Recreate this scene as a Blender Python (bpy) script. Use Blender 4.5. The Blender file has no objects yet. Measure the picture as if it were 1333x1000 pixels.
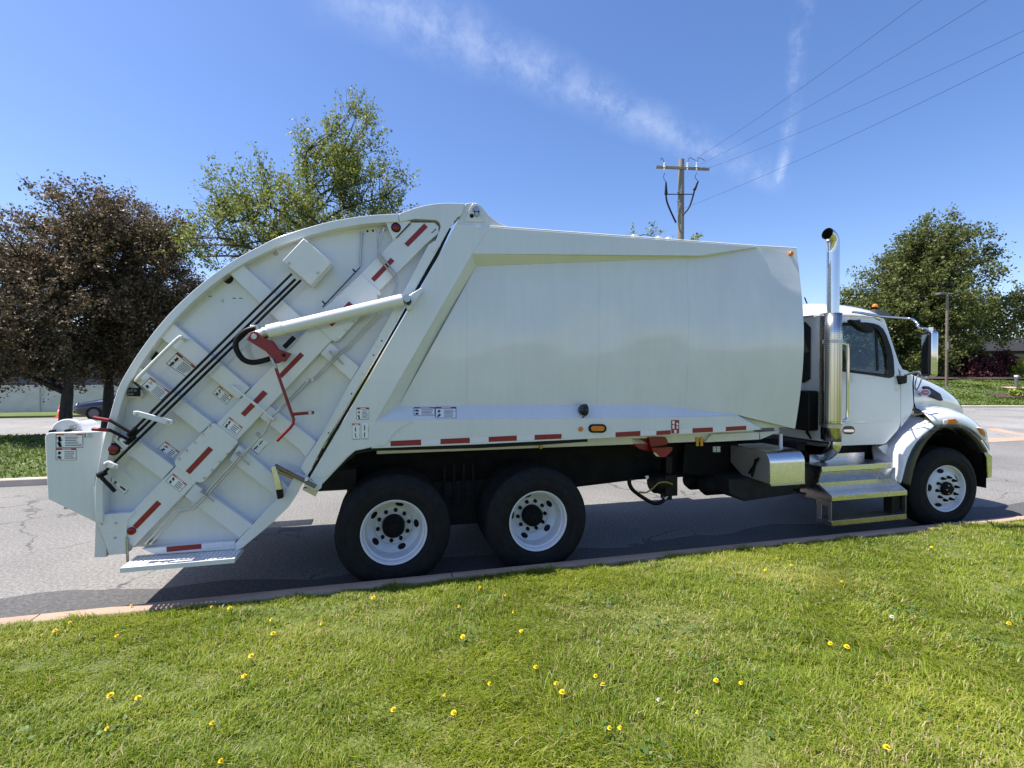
import bpy, bmesh, math, random
import numpy as np
from mathutils import Vector, Matrix
random.seed(7); RNG = np.random.default_rng(11)
sc = bpy.context.scene
COL = sc.collection
rad = math.radians

# ------------------------------------------------------------------ camera
F_PX, TH, PIT = 640.0, 0.2627, -0.0112          # focal length (px of a 1333 px wide picture), yaw, pitch
CAM = Vector((-0.12, -4.43, 1.87))
cam_d = bpy.data.cameras.new('camera'); cam = bpy.data.objects.new('camera', cam_d); COL.objects.link(cam)
cam_d.sensor_width = 36.0; cam_d.lens = F_PX / 1333.0 * 36.0
cam_d.clip_start = 0.05; cam_d.clip_end = 5000.0
cam.location = CAM
cam.rotation_euler = (rad(90) + PIT, 0, -TH)
sc.camera = cam
sc.render.resolution_x = 1024; sc.render.resolution_y = 768

# ------------------------------------------------------------------ sun, sky, exposure
SUN_DIR = Vector((-0.52, 0.085, 1.0)).normalized()   # towards the sun: high, behind the tail of the truck
SUN_EL = math.asin(SUN_DIR.z); SUN_AZ = math.atan2(SUN_DIR.x, SUN_DIR.y)
sun_d = bpy.data.lights.new('sun', 'SUN'); sun = bpy.data.objects.new('sun', sun_d); COL.objects.link(sun)
sun_d.energy = 5.0; sun_d.angle = rad(0.53); sun_d.color = (1.0, 0.955, 0.89)
sun.rotation_euler = (-SUN_DIR).to_track_quat('-Z', 'Y').to_euler()
sun.location = (0, 0, 30)
world = bpy.data.worlds.new('World'); sc.world = world; world.use_nodes = True
vs = sc.view_settings
vs.view_transform = 'Standard'; vs.look = 'None'; vs.gamma = 1.0; vs.use_curve_mapping = False; vs.exposure = 0.90

# ------------------------------------------------------------------ pixels of the photograph -> points
RGT = Vector((math.cos(TH), -math.sin(TH), 0)); FWH = Vector((math.sin(TH), math.cos(TH), 0))
FW = FWH * math.cos(PIT) + Vector((0, 0, math.sin(PIT))); UPV = Vector((0, 0, math.cos(PIT))) - FWH * math.sin(PIT)
def ray(px, py):
    return FW + RGT * ((px - 666.5) / F_PX) + UPV * ((500 - py) / F_PX)
def U(px, py, Y):                                  # on the vertical plane Y = const (the truck's side planes)
    d = ray(px, py); return CAM + d * ((Y - CAM.y) / d.y)
def Uz(px, py, Z=0.0):                             # on a horizontal plane
    d = ray(px, py); return CAM + d * ((Z - CAM.z) / d.z)
def Ux(px, py, X):                                 # on the plane X = const
    d = ray(px, py); return CAM + d * ((X - CAM.x) / d.x)
def Ud(px, py, D):                                 # at a depth measured on the ground
    return CAM + ray(px, py) * D
def Upl(px, py, p0, n):
    d = ray(px, py); return CAM + d * ((p0 - CAM).dot(n) / d.dot(n))
def tile(ox, oy, s):
    return lambda *pts: [(ox + x / s, oy + y / s) for x, y in pts]
tA = tile(110, 440, 7.144); tB = tile(110, 570, 7.144); tC = tile(250, 460, 7.144); tD = tile(250, 580, 7.144)
tE = tile(230, 320, 7.144); tF = tile(380, 260, 7.144); tG = tile(370, 390, 7.144); tH = tile(100, 640, 5.796)
tI = tile(1035, 380, 7.144); tJ = tile(1030, 480, 8.331); tK = tile(1150, 400, 4.545); tL = tile(740, 530, 6.059)
tM = tile(900, 540, 6.665); tN = tile(540, 255, 9.521); tO = tile(440, 520, 7.406); tT = tile(1130, 520, 5.556)
tV = tile(930, 550, 4.937); t2 = tile(340, 250, 4.166); t5 = tile(620, 500, 3.847); t8 = tile(0, 480, 4.545)

# ------------------------------------------------------------------ node helpers and materials
def N(nt, t, **kw):
    n = nt.nodes.new(t)
    for k, v in kw.items():
        if k == 'inp':
            for a, b in v.items(): n.inputs[a].default_value = b
        else: setattr(n, k, v)
    return n
def ramp(nt, fac, stops):
    r = nt.nodes.new('ShaderNodeValToRGB'); cr = r.color_ramp
    while len(cr.elements) < len(stops): cr.elements.new(0.5)
    for e, (p, c) in zip(cr.elements, stops):
        e.position = p; e.color = (*c, 1) if len(c) == 3 else c
    nt.links.new(fac, r.inputs['Fac']); return r.outputs['Color']
def noise(nt, scale, detail=4, rough=0.55, vec=None, dim='3D'):
    n = nt.nodes.new('ShaderNodeTexNoise'); n.inputs['Scale'].default_value = scale
    n.inputs['Detail'].default_value = detail; n.inputs['Roughness'].default_value = rough
    if vec is not None: nt.links.new(vec, n.inputs['Vector'])
    return n
def objco(nt, scale=(1, 1, 1), loc=(0, 0, 0), rot=(0, 0, 0)):
    t = nt.nodes.new('ShaderNodeNewGeometry'); m = nt.nodes.new('ShaderNodeMapping')
    nt.links.new(t.outputs['Position'], m.inputs['Vector']); m.inputs['Scale'].default_value = scale
    m.inputs['Location'].default_value = loc; m.inputs['Rotation'].default_value = rot
    return m.outputs['Vector']
def mixc(nt, fac, a, b, mode='MIX'):
    m = nt.nodes.new('ShaderNodeMix'); m.data_type = 'RGBA'; m.blend_type = mode
    for sck, v in ((m.inputs[0], fac), (m.inputs[6], a), (m.inputs[7], b)):
        if hasattr(v, 'links'): nt.links.new(v, sck)
        else: sck.default_value = v if isinstance(v, (int, float)) else ((*v, 1) if len(v) == 3 else v)
    return m.outputs[2]
def mat(name, col=(.8, .8, .8), rough=.5, metal=0.0, **kw):
    m = bpy.data.materials.new(name); m.use_nodes = True; nt = m.node_tree
    b = nt.nodes['Principled BSDF']
    b.inputs['Base Color'].default_value = (*col, 1); b.inputs['Roughness'].default_value = rough
    b.inputs['Metallic'].default_value = metal
    for k, v in kw.items(): b.inputs[k].default_value = v
    return m, nt, b
def bump(nt, b, h, strength=.3, dist=.01):
    n = nt.nodes.new('ShaderNodeBump'); n.inputs['Strength'].default_value = strength; n.inputs['Distance'].default_value = dist
    nt.links.new(h, n.inputs['Height']); nt.links.new(n.outputs['Normal'], b.inputs['Normal'])
MT = {}
def simple(key, col, rough=.5, metal=0., var=.12, vscale=9., bmp=0., bscale=60., **kw):
    m, nt, b = mat(key, col, rough, metal, **kw)
    co = objco(nt)
    n = noise(nt, vscale, 5, .6, co)
    lo = tuple(max(0, c * (1 - var)) for c in col); hi = tuple(min(1, c * (1 + var)) for c in col)
    nt.links.new(ramp(nt, n.outputs['Fac'], [(.3, lo), (.7, hi)]), b.inputs['Base Color'])
    rr = nt.nodes.new('ShaderNodeMapRange'); rr.inputs[1].default_value = .3; rr.inputs[2].default_value = .7
    rr.inputs[3].default_value = max(.02, rough * .8); rr.inputs[4].default_value = min(1, rough * 1.25)
    nt.links.new(n.outputs['Fac'], rr.inputs[0]); nt.links.new(rr.outputs[0], b.inputs['Roughness'])
    if bmp:
        n2 = noise(nt, bscale, 4, .6, co); bump(nt, b, n2.outputs['Fac'], bmp, .005)
    MT[key] = m; return m

# glossy white truck paint: faint rain streaks, a little orange peel and slow waviness of the sheet
m, nt, b = mat('white_paint', (.8, .8, .8), .17, 0, **{'Coat Weight': .6, 'Coat Roughness': .04, 'IOR': 1.5})
n1 = noise(nt, 2.2, 5, .6, objco(nt, (1, 1, .6)))
st = noise(nt, 5.0, 4, .65, objco(nt, (4, 4, .25)))
c1 = ramp(nt, n1.outputs['Fac'], [(.3, (.62, .63, .64)), (.65, (.67, .68, .685))])
c2 = ramp(nt, st.outputs['Fac'], [(.42, (.95, .95, .94)), (.60, (1, 1, 1))])
nt.links.new(mixc(nt, .4, c1, c2, 'MULTIPLY'), b.inputs['Base Color'])
wv = noise(nt, 1.0, 3, .5, objco(nt, (.30, 1, 2.1)))
bump(nt, b, wv.outputs['Fac'], .45, .02)
MT['white'] = m
m, nt, b = mat('cab_paint', (.82, .83, .83), .16, 0, **{'Coat Weight': .6, 'Coat Roughness': .03})
n1 = noise(nt, 3., 4, .6, objco(nt)); nt.links.new(ramp(nt, n1.outputs['Fac'], [(.3, (.66, .67, .67)), (.7, (.71, .72, .72))]), b.inputs['Base Color'])
MT['cab'] = m
simple('white_plain', (.68, .68, .67), .35, vscale=6, var=.05)
simple('rim', (.62, .63, .64), .32, vscale=12, var=.06)
simple('red_tape', (.23, .007, .009), .4, var=.18, vscale=40)
simple('white_tape', (.69, .69, .695), .3, var=.04, vscale=40)
simple('red_paint', (.21, .006, .008), .35, var=.15)
simple('black', (.005, .005, .0055), .5, var=.3, bmp=.1, **{'Specular IOR Level': .22})
simple('black_gloss', (.010, .010, .011), .18, var=.2)
simple('frame_black', (.004, .004, .004), .7, var=.4, bmp=.2, **{'Specular IOR Level': .2})
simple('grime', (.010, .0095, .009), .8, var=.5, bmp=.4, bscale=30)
simple('steel', (.42, .42, .42), .34, 1., var=.12)
simple('zinc', (.52, .50, .45), .36, 1., var=.15)
simple('brass', (.45, .27, .07), .35, 1., var=.15)
simple('chrome', (.62, .62, .63), .06, 1., var=.03)
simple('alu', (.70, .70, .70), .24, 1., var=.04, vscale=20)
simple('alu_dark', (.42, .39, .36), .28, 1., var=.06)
simple('bracket_rust', (.20, .16, .12), .6, .6, var=.35, bmp=.2)
simple('lens_red', (.16, .004, .006), .12, var=.15, vscale=90, bmp=.2, bscale=300)
simple('lens_amber', (.62, .17, .012), .12, var=.12, vscale=90, bmp=.2, bscale=300)
simple('decal_white', (.76, .76, .75), .4, var=.03)
simple('decal_print', (.03, .03, .035), .5, var=.2)
simple('decal_red', (.26, .012, .014), .4, var=.1)
simple('decal_orange', (.42, .12, .035), .4, var=.1)
simple('grey_plastic', (.10, .10, .105), .45, var=.15, bmp=.1)
simple('fender_flare', (.014, .0145, .016), .42, var=.2)
simple('alu_satin', (.34, .31, .28), .5, .45, var=.06)
simple('seat', (.03, .03, .035), .8, var=.3)
simple('interior', (.11, .11, .12), .7, var=.2)
simple('yellow_cable', (.28, .24, .03), .5)
# tyre rubber, dusty
m, nt, b = mat('tyre', (.016, .016, .017), .75, **{'Specular IOR Level': .25})
n1 = noise(nt, 14, 5, .7, objco(nt)); nt.links.new(ramp(nt, n1.outputs['Fac'], [(.35, (.006, .006, .0065)), (.75, (.015, .015, .016))]), b.inputs['Base Color'])
n2 = noise(nt, 160, 3, .6, objco(nt)); bump(nt, b, n2.outputs['Fac'], .15, .004); MT['tyre'] = m
# window glass
m, nt, b = mat('glass', (.55, .62, .60), .01, 0, **{'Transmission Weight': 0.0})
nt.nodes.remove(b)
tr = N(nt, 'ShaderNodeBsdfTransparent'); tr.inputs['Color'].default_value = (.46, .55, .52, 1)
gl = N(nt, 'ShaderNodeBsdfGlossy'); gl.inputs['Roughness'].default_value = .01; gl.inputs['Color'].default_value = (1, 1, 1, 1)
lw = N(nt, 'ShaderNodeLayerWeight'); pw = N(nt, 'ShaderNodeMath', operation='POWER'); nt.links.new(lw.outputs['Facing'], pw.inputs[0]); pw.inputs[1].default_value = 4.0
fr = N(nt, 'ShaderNodeMath', operation='MULTIPLY_ADD'); nt.links.new(pw.outputs[0], fr.inputs[0]); fr.inputs[1].default_value = .85; fr.inputs[2].default_value = .06
mx = N(nt, 'ShaderNodeMixShader'); nt.links.new(fr.outputs[0], mx.inputs[0]); nt.links.new(tr.outputs[0], mx.inputs[1]); nt.links.new(gl.outputs[0], mx.inputs[2])
nt.links.new(mx.outputs[0], nt.nodes['Material Output'].inputs['Surface']); MT['glass'] = m
# perforated stainless heat shield
m, nt, b = mat('perforated', (.62, .58, .50), .22, 1.)
vo = N(nt, 'ShaderNodeTexVoronoi'); vo.inputs['Scale'].default_value = 42; vo.inputs['Randomness'].default_value = 0.0
nt.links.new(objco(nt, (1, 1, 1)), vo.inputs['Vector'])
cc = ramp(nt, vo.outputs['Distance'], [(.30, (.03, .03, .03)), (.38, (.66, .62, .55))]); nt.links.new(cc, b.inputs['Base Color']); MT['perf'] = m
# punched tread of the cab steps
m, nt, b = mat('tread_plate', (.5, .5, .5), .35, 1.)
vo = N(nt, 'ShaderNodeTexVoronoi'); vo.inputs['Scale'].default_value = 38; vo.inputs['Randomness'].default_value = .0
nt.links.new(objco(nt), vo.inputs['Vector'])
nt.links.new(ramp(nt, vo.outputs['Distance'], [(.28, (.05, .05, .05)), (.36, (.60, .60, .60))]), b.inputs['Base Color'])
bump(nt, b, vo.outputs['Distance'], .5, .01); MT['tread'] = m

# asphalt: aged grey with aggregate, wear, cracks and a darker sealed edge as world-space patches
def asphalt(key, base, crack=True):
    m, nt, b = mat(key, (.1, .1, .1), .85)
    co = objco(nt)
    big = noise(nt, .35, 5, .6, co); agg = noise(nt, 34, 5, .82, co); sp = N(nt, 'ShaderNodeTexVoronoi'); sp.inputs['Scale'].default_value = 60
    nt.links.new(co, sp.inputs['Vector'])
    c = ramp(nt, big.outputs['Fac'], [(.3, tuple(x * .74 for x in base)), (.7, tuple(x * 1.16 for x in base))])
    a = ramp(nt, agg.outputs['Fac'], [(.34, (.45, .45, .46)), (.5, (1, 1, 1)), (.66, (1.75, 1.72, 1.66))])
    c = mixc(nt, .9, c, a, 'MULTIPLY')
    s = ramp(nt, sp.outputs['Distance'], [(.0, (1.6, 1.57, 1.5)), (.4, (.8, .8, .8))])
    c = mixc(nt, .5, c, s, 'MULTIPLY')
    if crack:
        wob = noise(nt, 1.3, 4, .6, co)
        add = N(nt, 'ShaderNodeVectorMath', operation='MULTIPLY_ADD'); nt.links.new(wob.outputs['Color'], add.inputs[0]); add.inputs[1].default_value = (.9, .9, 0); nt.links.new(co, add.inputs[2])
        v = N(nt, 'ShaderNodeTexVoronoi', feature='DISTANCE_TO_EDGE'); v.inputs['Scale'].default_value = .6; nt.links.new(add.outputs[0], v.inputs['Vector'])
        k = ramp(nt, v.outputs['Distance'], [(.0, (.35, .35, .35)), (.004, (.5, .5, .5)), (.010, (1, 1, 1))])
        msk = noise(nt, .5, 2, .5, co); mk = ramp(nt, msk.outputs['Fac'], [(.44, (0, 0, 0)), (.56, (1, 1, 1))])
        c = mixc(nt, mk, c, mixc(nt, 1., c, k, 'MULTIPLY'))
    nt.links.new(c, b.inputs['Base Color'])
    bump(nt, b, agg.outputs['Fac'], .5, .006); MT[key] = m
asphalt('asphalt', (.188, .180, .167)); asphalt('asphalt_lot', (.25, .24, .225)); asphalt('asphalt_seal', (.085, .082, .08), False)
def stone(key, lo, hi, sc_=6):
    m, nt, b = mat(key, hi, .85); co = objco(nt)
    n = noise(nt, sc_, 6, .65, co); g = noise(nt, 120, 3, .7, co)
    c = ramp(nt, n.outputs['Fac'], [(.3, lo), (.7, hi)]); c = mixc(nt, .6, c, ramp(nt, g.outputs['Fac'], [(.3, (.7, .7, .7)), (.6, (1.1, 1.1, 1.1))]), 'MULTIPLY')
    nt.links.new(c, b.inputs['Base Color']); bump(nt, b, g.outputs['Fac'], .4, .004); MT[key] = m
stone('kerb_concrete', (.32, .225, .16), (.43, .315, .23), 3)
stone('kerb_pale', (.45, .38, .31), (.56, .48, .40), 3)
stone('painted_brick', (.52, .50, .47), (.64, .62, .58), 2)
stone('mulch', (.035, .022, .018), (.07, .045, .036), 8)
stone('grey_siding', (.10, .10, .105), (.15, .15, .155), 3)
stone('roof_dark', (.012, .0115, .0115), (.022, .021, .02), 3)
stone('brown_brick', (.035, .026, .02), (.06, .042, .034), 5)
# lawn soil / thatch sheet
def lawn_mat(key, c0, c1, c2):
    m, nt, b = mat(key, c1, .9); co = objco(nt)
    n = noise(nt, 1.3, 6, .65, co); g = noise(nt, 45, 4, .75, co)
    c = ramp(nt, n.outputs['Fac'], [(.32, c0), (.5, c1), (.70, c2)])
    c = mixc(nt, .85, c, ramp(nt, g.outputs['Fac'], [(.3, (.40, .40, .36)), (.55, (1, 1, 1)), (.75, (1.7, 1.6, 1.4))]), 'MULTIPLY')
    nt.links.new(c, b.inputs['Base Color']); bump(nt, b, g.outputs['Fac'], .9, .03); MT[key] = m
lawn_mat('lawn', (.10, .14, .024), (.15, .19, .033), (.25, .22, .085))
lawn_mat('far_grass', (.07, .11, .022), (.105, .155, .03), (.14, .17, .045))
# blades and leaves: tint attribute picks the colour, light passes through them
def leafy(key, stops, trans=.35, rough=.5):
    m, nt, b = mat(key, (.1, .2, .05), rough)
    at = N(nt, 'ShaderNodeAttribute', attribute_name='tint')
    c = ramp(nt, at.outputs['Fac'], stops)
    n = noise(nt, .9, 3, .6, objco(nt)); c = mixc(nt, .5, c, ramp(nt, n.outputs['Fac'], [(.3, (.72, .80, .75)), (.7, (1.18, 1.1, 1.05))]), 'MULTIPLY')
    nt.links.new(c, b.inputs['Base Color'])
    b.inputs['Specular IOR Level'].default_value = .35
    t = N(nt, 'ShaderNodeBsdfTranslucent'); nt.links.new(c, t.inputs['Color'])
    mx = N(nt, 'ShaderNodeMixShader'); mx.inputs[0].default_value = trans
    nt.links.new(b.outputs[0], mx.inputs[1]); nt.links.new(t.outputs[0], mx.inputs[2])
    nt.links.new(mx.outputs[0], nt.nodes['Material Output'].inputs['Surface']); MT[key] = m
leafy('blade', [(.0, (.10, .16, .014)), (.45, (.24, .315, .026)), (.80, (.40, .43, .055)), (.90, (.40, .34, .15)), (1., (.58, .48, .29))], .48)
leafy('clover', [(.0, (.06, .12, .03)), (1., (.16, .24, .06))], .3)
leafy('blade_far', [(.0, (.07, .115, .018)), (.6, (.12, .175, .028)), (1., (.20, .21, .06))], .4)
leafy('leaf_purple', [(.0, (.052, .060, .024)), (.40, (.125, .096, .052)), (.75, (.24, .165, .115)), (1., (.54, .43, .38))], .38)
leafy('leaf_maple', [(.0, (.10, .145, .024)), (.5, (.21, .26, .05)), (.85, (.34, .32, .085)), (1., (.32, .19, .07))], .42)
leafy('leaf_green', [(.0, (.055, .078, .02)), (.5, (.13, .155, .042)), (1., (.25, .25, .085))], .38)
leafy('leaf_maroon', [(.0, (.030, .008, .010)), (.6, (.085, .018, .022)), (1., (.16, .05, .045))], .3)
leafy('leaf_lime', [(.0, (.12, .17, .02)), (1., (.26, .30, .05))], .35)
m, nt, b = mat('bark', (.05, .04, .03), .9); n = noise(nt, 18, 5, .7, objco(nt, (1, 1, .2)))
nt.links.new(ramp(nt, n.outputs['Fac'], [(.3, (.020, .016, .013)), (.7, (.075, .06, .05))]), b.inputs['Base Color']); bump(nt, b, n.outputs['Fac'], .8, .02); MT['bark'] = m
m, nt, b = mat('pole_wood', (.2, .17, .13), .85); n = noise(nt, 14, 5, .7, objco(nt, (1, 1, .06)))
nt.links.new(ramp(nt, n.outputs['Fac'], [(.3, (.13, .12, .10)), (.7, (.27, .25, .215))]), b.inputs['Base Color']); bump(nt, b, n.outputs['Fac'], .5, .01); MT['pole_wood'] = m
simple('dandelion_yellow', (.85, .62, .015), .7, var=.06, vscale=200)
simple('dandelion_white', (.7, .7, .66), .8, var=.1, vscale=200)
simple('stem_green', (.10, .15, .04), .6)
simple('car_blue', (.006, .011, .022), .15, .3, var=.1, **{'Coat Weight': .8})
simple('car_glass', (.02, .025, .03), .03, var=.1)
simple('cone_orange', (.75, .10, .02), .5, var=.1)
simple('lamp_glass', (.75, .75, .72), .2)
simple('porcelain', (.55, .56, .58), .25)

# ------------------------------------------------------------------ sky with thin cirrus and a contrail
wn = world.node_tree; wn.nodes.clear()
sky = N(wn, 'ShaderNodeTexSky', sky_type='NISHITA'); sky.sun_disc = False
sky.sun_elevation = SUN_EL; sky.sun_rotation = SUN_AZ; sky.altitude = 150; sky.air_density = 1.0; sky.dust_density = .7; sky.ozone_density = 3.2
bg = N(wn, 'ShaderNodeBackground'); bg.inputs['Strength'].default_value = .115; out = N(wn, 'ShaderNodeOutputWorld')
tc = N(wn, 'ShaderNodeTexCoord'); dirv = tc.outputs['Generated']
def vdot(v):
    d = N(wn, 'ShaderNodeVectorMath', operation='DOT_PRODUCT'); wn.links.new(dirv, d.inputs[0]); d.inputs[1].default_value = v; return d.outputs['Value']
def mth(op, a, b=None, c=None, clamp=False):
    n = N(wn, 'ShaderNodeMath', operation=op); n.use_clamp = clamp
    for i, v in enumerate((a, b, c)):
        if v is None: continue
        if hasattr(v, 'links'): wn.links.new(v, n.inputs[i])
        else: n.inputs[i].default_value = v
    return n.outputs[0]
def mrange(v, a, b, c, d):
    n = N(wn, 'ShaderNodeMapRange', interpolation_type='SMOOTHSTEP'); wn.links.new(v, n.inputs[0])
    for i, x in enumerate((a, b, c, d)): n.inputs[i + 1].default_value = x
    return n.outputs[0]
wsp = noise(wn, 9, 6, .62, dirv)
cover = None
for (a, b_, w0, w1, amt, nsc) in (((400, -40), (1018, 236), .078, .030, .28, 8), ((1062, -60), (1014, 238), .020, .011, .40, 7)):
    da = ray(*a).normalized(); db = ray(*b_).normalized(); n = da.cross(db).normalized(); t = n.cross(da).normalized()
    L_ = math.atan2(db.dot(t), db.dot(da))
    acr = mth('ADD', vdot(n), mth('MULTIPLY', mth('SUBTRACT', wsp.outputs['Fac'], .5), .035))
    alo = mth('DIVIDE', mth('ARCTAN2', vdot(t), vdot(da)), L_)
    wid = mth('ADD', mth('MULTIPLY', alo, w1 - w0), w0)
    prof = mth('POWER', mth('SUBTRACT', 1.0, mth('DIVIDE', mth('ABSOLUTE', acr), mth('MAXIMUM', wid, .003)), clamp=True), 1.3)
    gate = mth('MULTIPLY', mrange(alo, -.05, .1, 0, 1), mrange(alo, .96, 1.03, 1, 0))
    nn = noise(wn, nsc, 9, .74, dirv)
    k = mth('MULTIPLY', mth('MULTIPLY', prof, gate), mth('MULTIPLY', mrange(nn.outputs['Fac'], .36, .72, .0, 1), amt))
    cover = k if cover is None else mth('MAXIMUM', cover, k)
hs = N(wn, 'ShaderNodeHueSaturation'); hs.inputs['Saturation'].default_value = 1.20; wn.links.new(mixc(wn, 1.0, sky.outputs['Color'], (1.09, .97, 1.0), 'MULTIPLY'), hs.inputs['Color'])
skyc = mixc(wn, cover, hs.outputs['Color'], (5.6, 6.0, 6.8))
wn.links.new(skyc, bg.inputs['Color']); wn.links.new(bg.outputs[0], out.inputs['Surface'])

# ------------------------------------------------------------------ mesh helpers
class MB:
    def __init__(s): s.v = []; s.f = []; s.mi = []
    def add(s, vs_, fs, mi=0):
        o = len(s.v); s.v += [tuple(p) for p in vs_]; s.f += [tuple(o + i for i in f) for f in fs]; s.mi += [mi] * len(fs); return s
    def prism(s, pts, vec, mi=0):               # polygon extruded along vec
        n = len(pts); vec = Vector(vec); a = [Vector(p) for p in pts]; bb = [p + vec for p in a]
        nv = Vector((0, 0, 0))
        for i in range(n): nv += a[i].cross(a[(i + 1) % n])
        if nv.dot(vec) > 0: a.reverse(); bb.reverse()
        fs = [tuple(range(n)), tuple(range(2 * n - 1, n - 1, -1))] + [(i, n + i, n + (i + 1) % n, (i + 1) % n) for i in range(n)]
        return s.add(a + bb, fs, mi)
    def box(s, lo, hi, mi=0):
        x0, y0, z0 = lo; x1, y1, z1 = hi
        return s.add([(x0, y0, z0), (x1, y0, z0), (x1, y1, z0), (x0, y1, z0), (x0, y0, z1), (x1, y0, z1), (x1, y1, z1), (x0, y1, z1)],
                     [(0, 3, 2, 1), (4, 5, 6, 7), (0, 1, 5, 4), (1, 2, 6, 5), (2, 3, 7, 6), (3, 0, 4, 7)], mi)
    def tube(s, pts, r, seg=8, mi=0, caps=True):
        pts = [Vector(p) for p in pts]; n = len(pts); rs = r if isinstance(r, (list, tuple)) else [r] * n
        ref = None; vs_ = []; fs = []
        for i, p in enumerate(pts):
            t = (pts[min(i + 1, n - 1)] - pts[max(i - 1, 0)]).normalized()
            if ref is None: ref = t.orthogonal().normalized()
            ref = (ref - t * ref.dot(t)).normalized(); bi = t.cross(ref)
            for k in range(seg):
                a = 2 * math.pi * k / seg; vs_.append(p + (ref * math.cos(a) + bi * math.sin(a)) * rs[i])
        for i in range(n - 1):
            for k in range(seg):
                k2 = (k + 1) % seg; fs.append((i * seg + k, i * seg + k2, (i + 1) * seg + k2, (i + 1) * seg + k))
        if caps: fs += [tuple(range(seg - 1, -1, -1)), tuple(range((n - 1) * seg, n * seg))]
        return s.add(vs_, fs, mi)
    def lathe(s, prof, c, axis='Y', seg=32, mi=0, sgn=1):   # prof: (radius, offset along axis)
        vs_ = []; fs = []; n = len(prof); c = Vector(c)
        for (r, o) in prof:
            for k in range(seg):
                a = 2 * math.pi * k / seg; ca, sa = r * math.cos(a), r * math.sin(a); o_ = o * sgn
                vs_.append(c + (Vector((ca, o_, sa)) if axis == 'Y' else Vector((ca, sa, o_)) if axis == 'Z' else Vector((o_, ca, sa))))
        for i in range(n - 1):
            for k in range(seg):
                k2 = (k + 1) % seg; fs.append((i * seg + k, i * seg + k2, (i + 1) * seg + k2, (i + 1) * seg + k))
        return s.add(vs_, fs, mi)
    def grid(s, rows, mi=0):
        nr, nc = len(rows), len(rows[0]); vs_ = [p for r in rows for p in r]
        return s.add(vs_, [(i * nc + j, i * nc + j + 1, (i + 1) * nc + j + 1, (i + 1) * nc + j) for i in range(nr - 1) for j in range(nc - 1)], mi)
def obj(name, mb, mats, parent=None, smooth=True, bevel=0, seg=2, angle=40, recalc=True, sub=0, solid=0):
    me = bpy.data.meshes.new(name); me.from_pydata([tuple(v) for v in mb.v], [], mb.f)
    mats = mats if isinstance(mats, (list, tuple)) else [mats]
    for k in mats: me.materials.append(MT[k])
    if len(mats) > 1: me.polygons.foreach_set('material_index', mb.mi)
    if recalc:
        bm = bmesh.new(); bm.from_mesh(me); bmesh.ops.recalc_face_normals(bm, faces=bm.faces); bm.to_mesh(me); bm.free()
    if smooth:
        me.polygons.foreach_set('use_smooth', [True] * len(me.polygons)); me.set_sharp_from_angle(angle=rad(angle))
    me.update()
    o = bpy.data.objects.new(name, me); COL.objects.link(o)
    if parent is not None: o.parent = parent
    if solid:
        md = o.modifiers.new('thickness', 'SOLIDIFY'); md.thickness = solid; md.offset = -1
    if bevel:
        md = o.modifiers.new('bevel', 'BEVEL'); md.width = bevel; md.segments = seg; md.limit_method = 'ANGLE'; md.angle_limit = rad(35); md.harden_normals = False
    if sub:
        md = o.modifiers.new('subdivision', 'SUBSURF'); md.levels = sub; md.render_levels = sub
    return o
def empty(name, loc=(0, 0, 0), parent=None, rz=0):
    o = bpy.data.objects.new(name, None); COL.objects.link(o); o.location = loc; o.rotation_euler = (0, 0, rz); o.empty_display_size = .2
    if parent is not None: o.parent = parent
    return o
def tag(o, label, cat, group=None):
    o['label'] = label; o['category'] = cat
    if group: o['group'] = group
    return o
def structure(o): o['kind'] = 'structure'; return o
def stuff(o, label=None, cat=None):
    o['kind'] = 'stuff'
    if label: o['label'] = label; o['category'] = cat
    return o
def catmull(pts, n=6):
    pts = [Vector(p) for p in pts]; out = []
    for i in range(len(pts) - 1):
        p0 = pts[max(i - 1, 0)]; p1 = pts[i]; p2 = pts[i + 1]; p3 = pts[min(i + 2, len(pts) - 1)]
        for k in range(n):
            t = k / n
            out.append(.5 * ((2 * p1) + (p2 - p0) * t + (2 * p0 - 5 * p1 + 4 * p2 - p3) * t * t + (3 * p1 - p0 - 3 * p2 + p3) * t ** 3))
    out.append(pts[-1]); return out
def smooth2(pts, n=5):
    return [(p.x, p.y) for p in catmull([(x, y, 0) for x, y in pts], n)]
def copy_tree(o, parent=None):
    c = o.copy(); COL.objects.link(c); c.parent = parent
    for ch in o.children: copy_tree(ch, c)
    return c
# ================================================================== THE SETTING
def sheet(name, x0, x1, y0, y1, z, m, nx=1, ny=1):
    rows_ = [[(lerp0(x0, x1, i / nx), lerp0(y0, y1, j / ny), z) for i in range(nx + 1)] for j in range(ny + 1)]
    return structure(obj(name, MB().grid(rows_), m, None, smooth=False))
def lerp0(a, b_, t): return a + (b_ - a) * t
def kerb_y(x): return .015 - .006 * (x + 4)             # road-side edge of the near kerb
KH, KW = .125, .15
sheet('ground', -900, 900, -600, 1200, -.05, 'far_grass')
mb = MB(); xs = [-120 + i * 4 for i in range(61)]
mb.grid([[(x, kerb_y(x) + .004, 0) for x in xs], [(x, 6.0, 0) for x in xs]]); structure(obj('street', mb, 'asphalt', None, smooth=False))
sheet('parking_lot', -120, 120, 6.0, 24.0, 0, 'asphalt_lot')
# darker gutter strip along the near kerb, ragged edge
xs = [-9 + i * .25 for i in range(110)]
mb = MB(); mb.grid([[(x, kerb_y(x) + .01, .004) for x in xs], [(x, .62 + .10 * math.sin(x * 1.7) + .07 * math.sin(x * 4.1 + 1) + random.uniform(-.03, .03), .004) for x in xs]])
structure(obj('gutter', mb, 'asphalt_seal', None, smooth=False))
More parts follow.
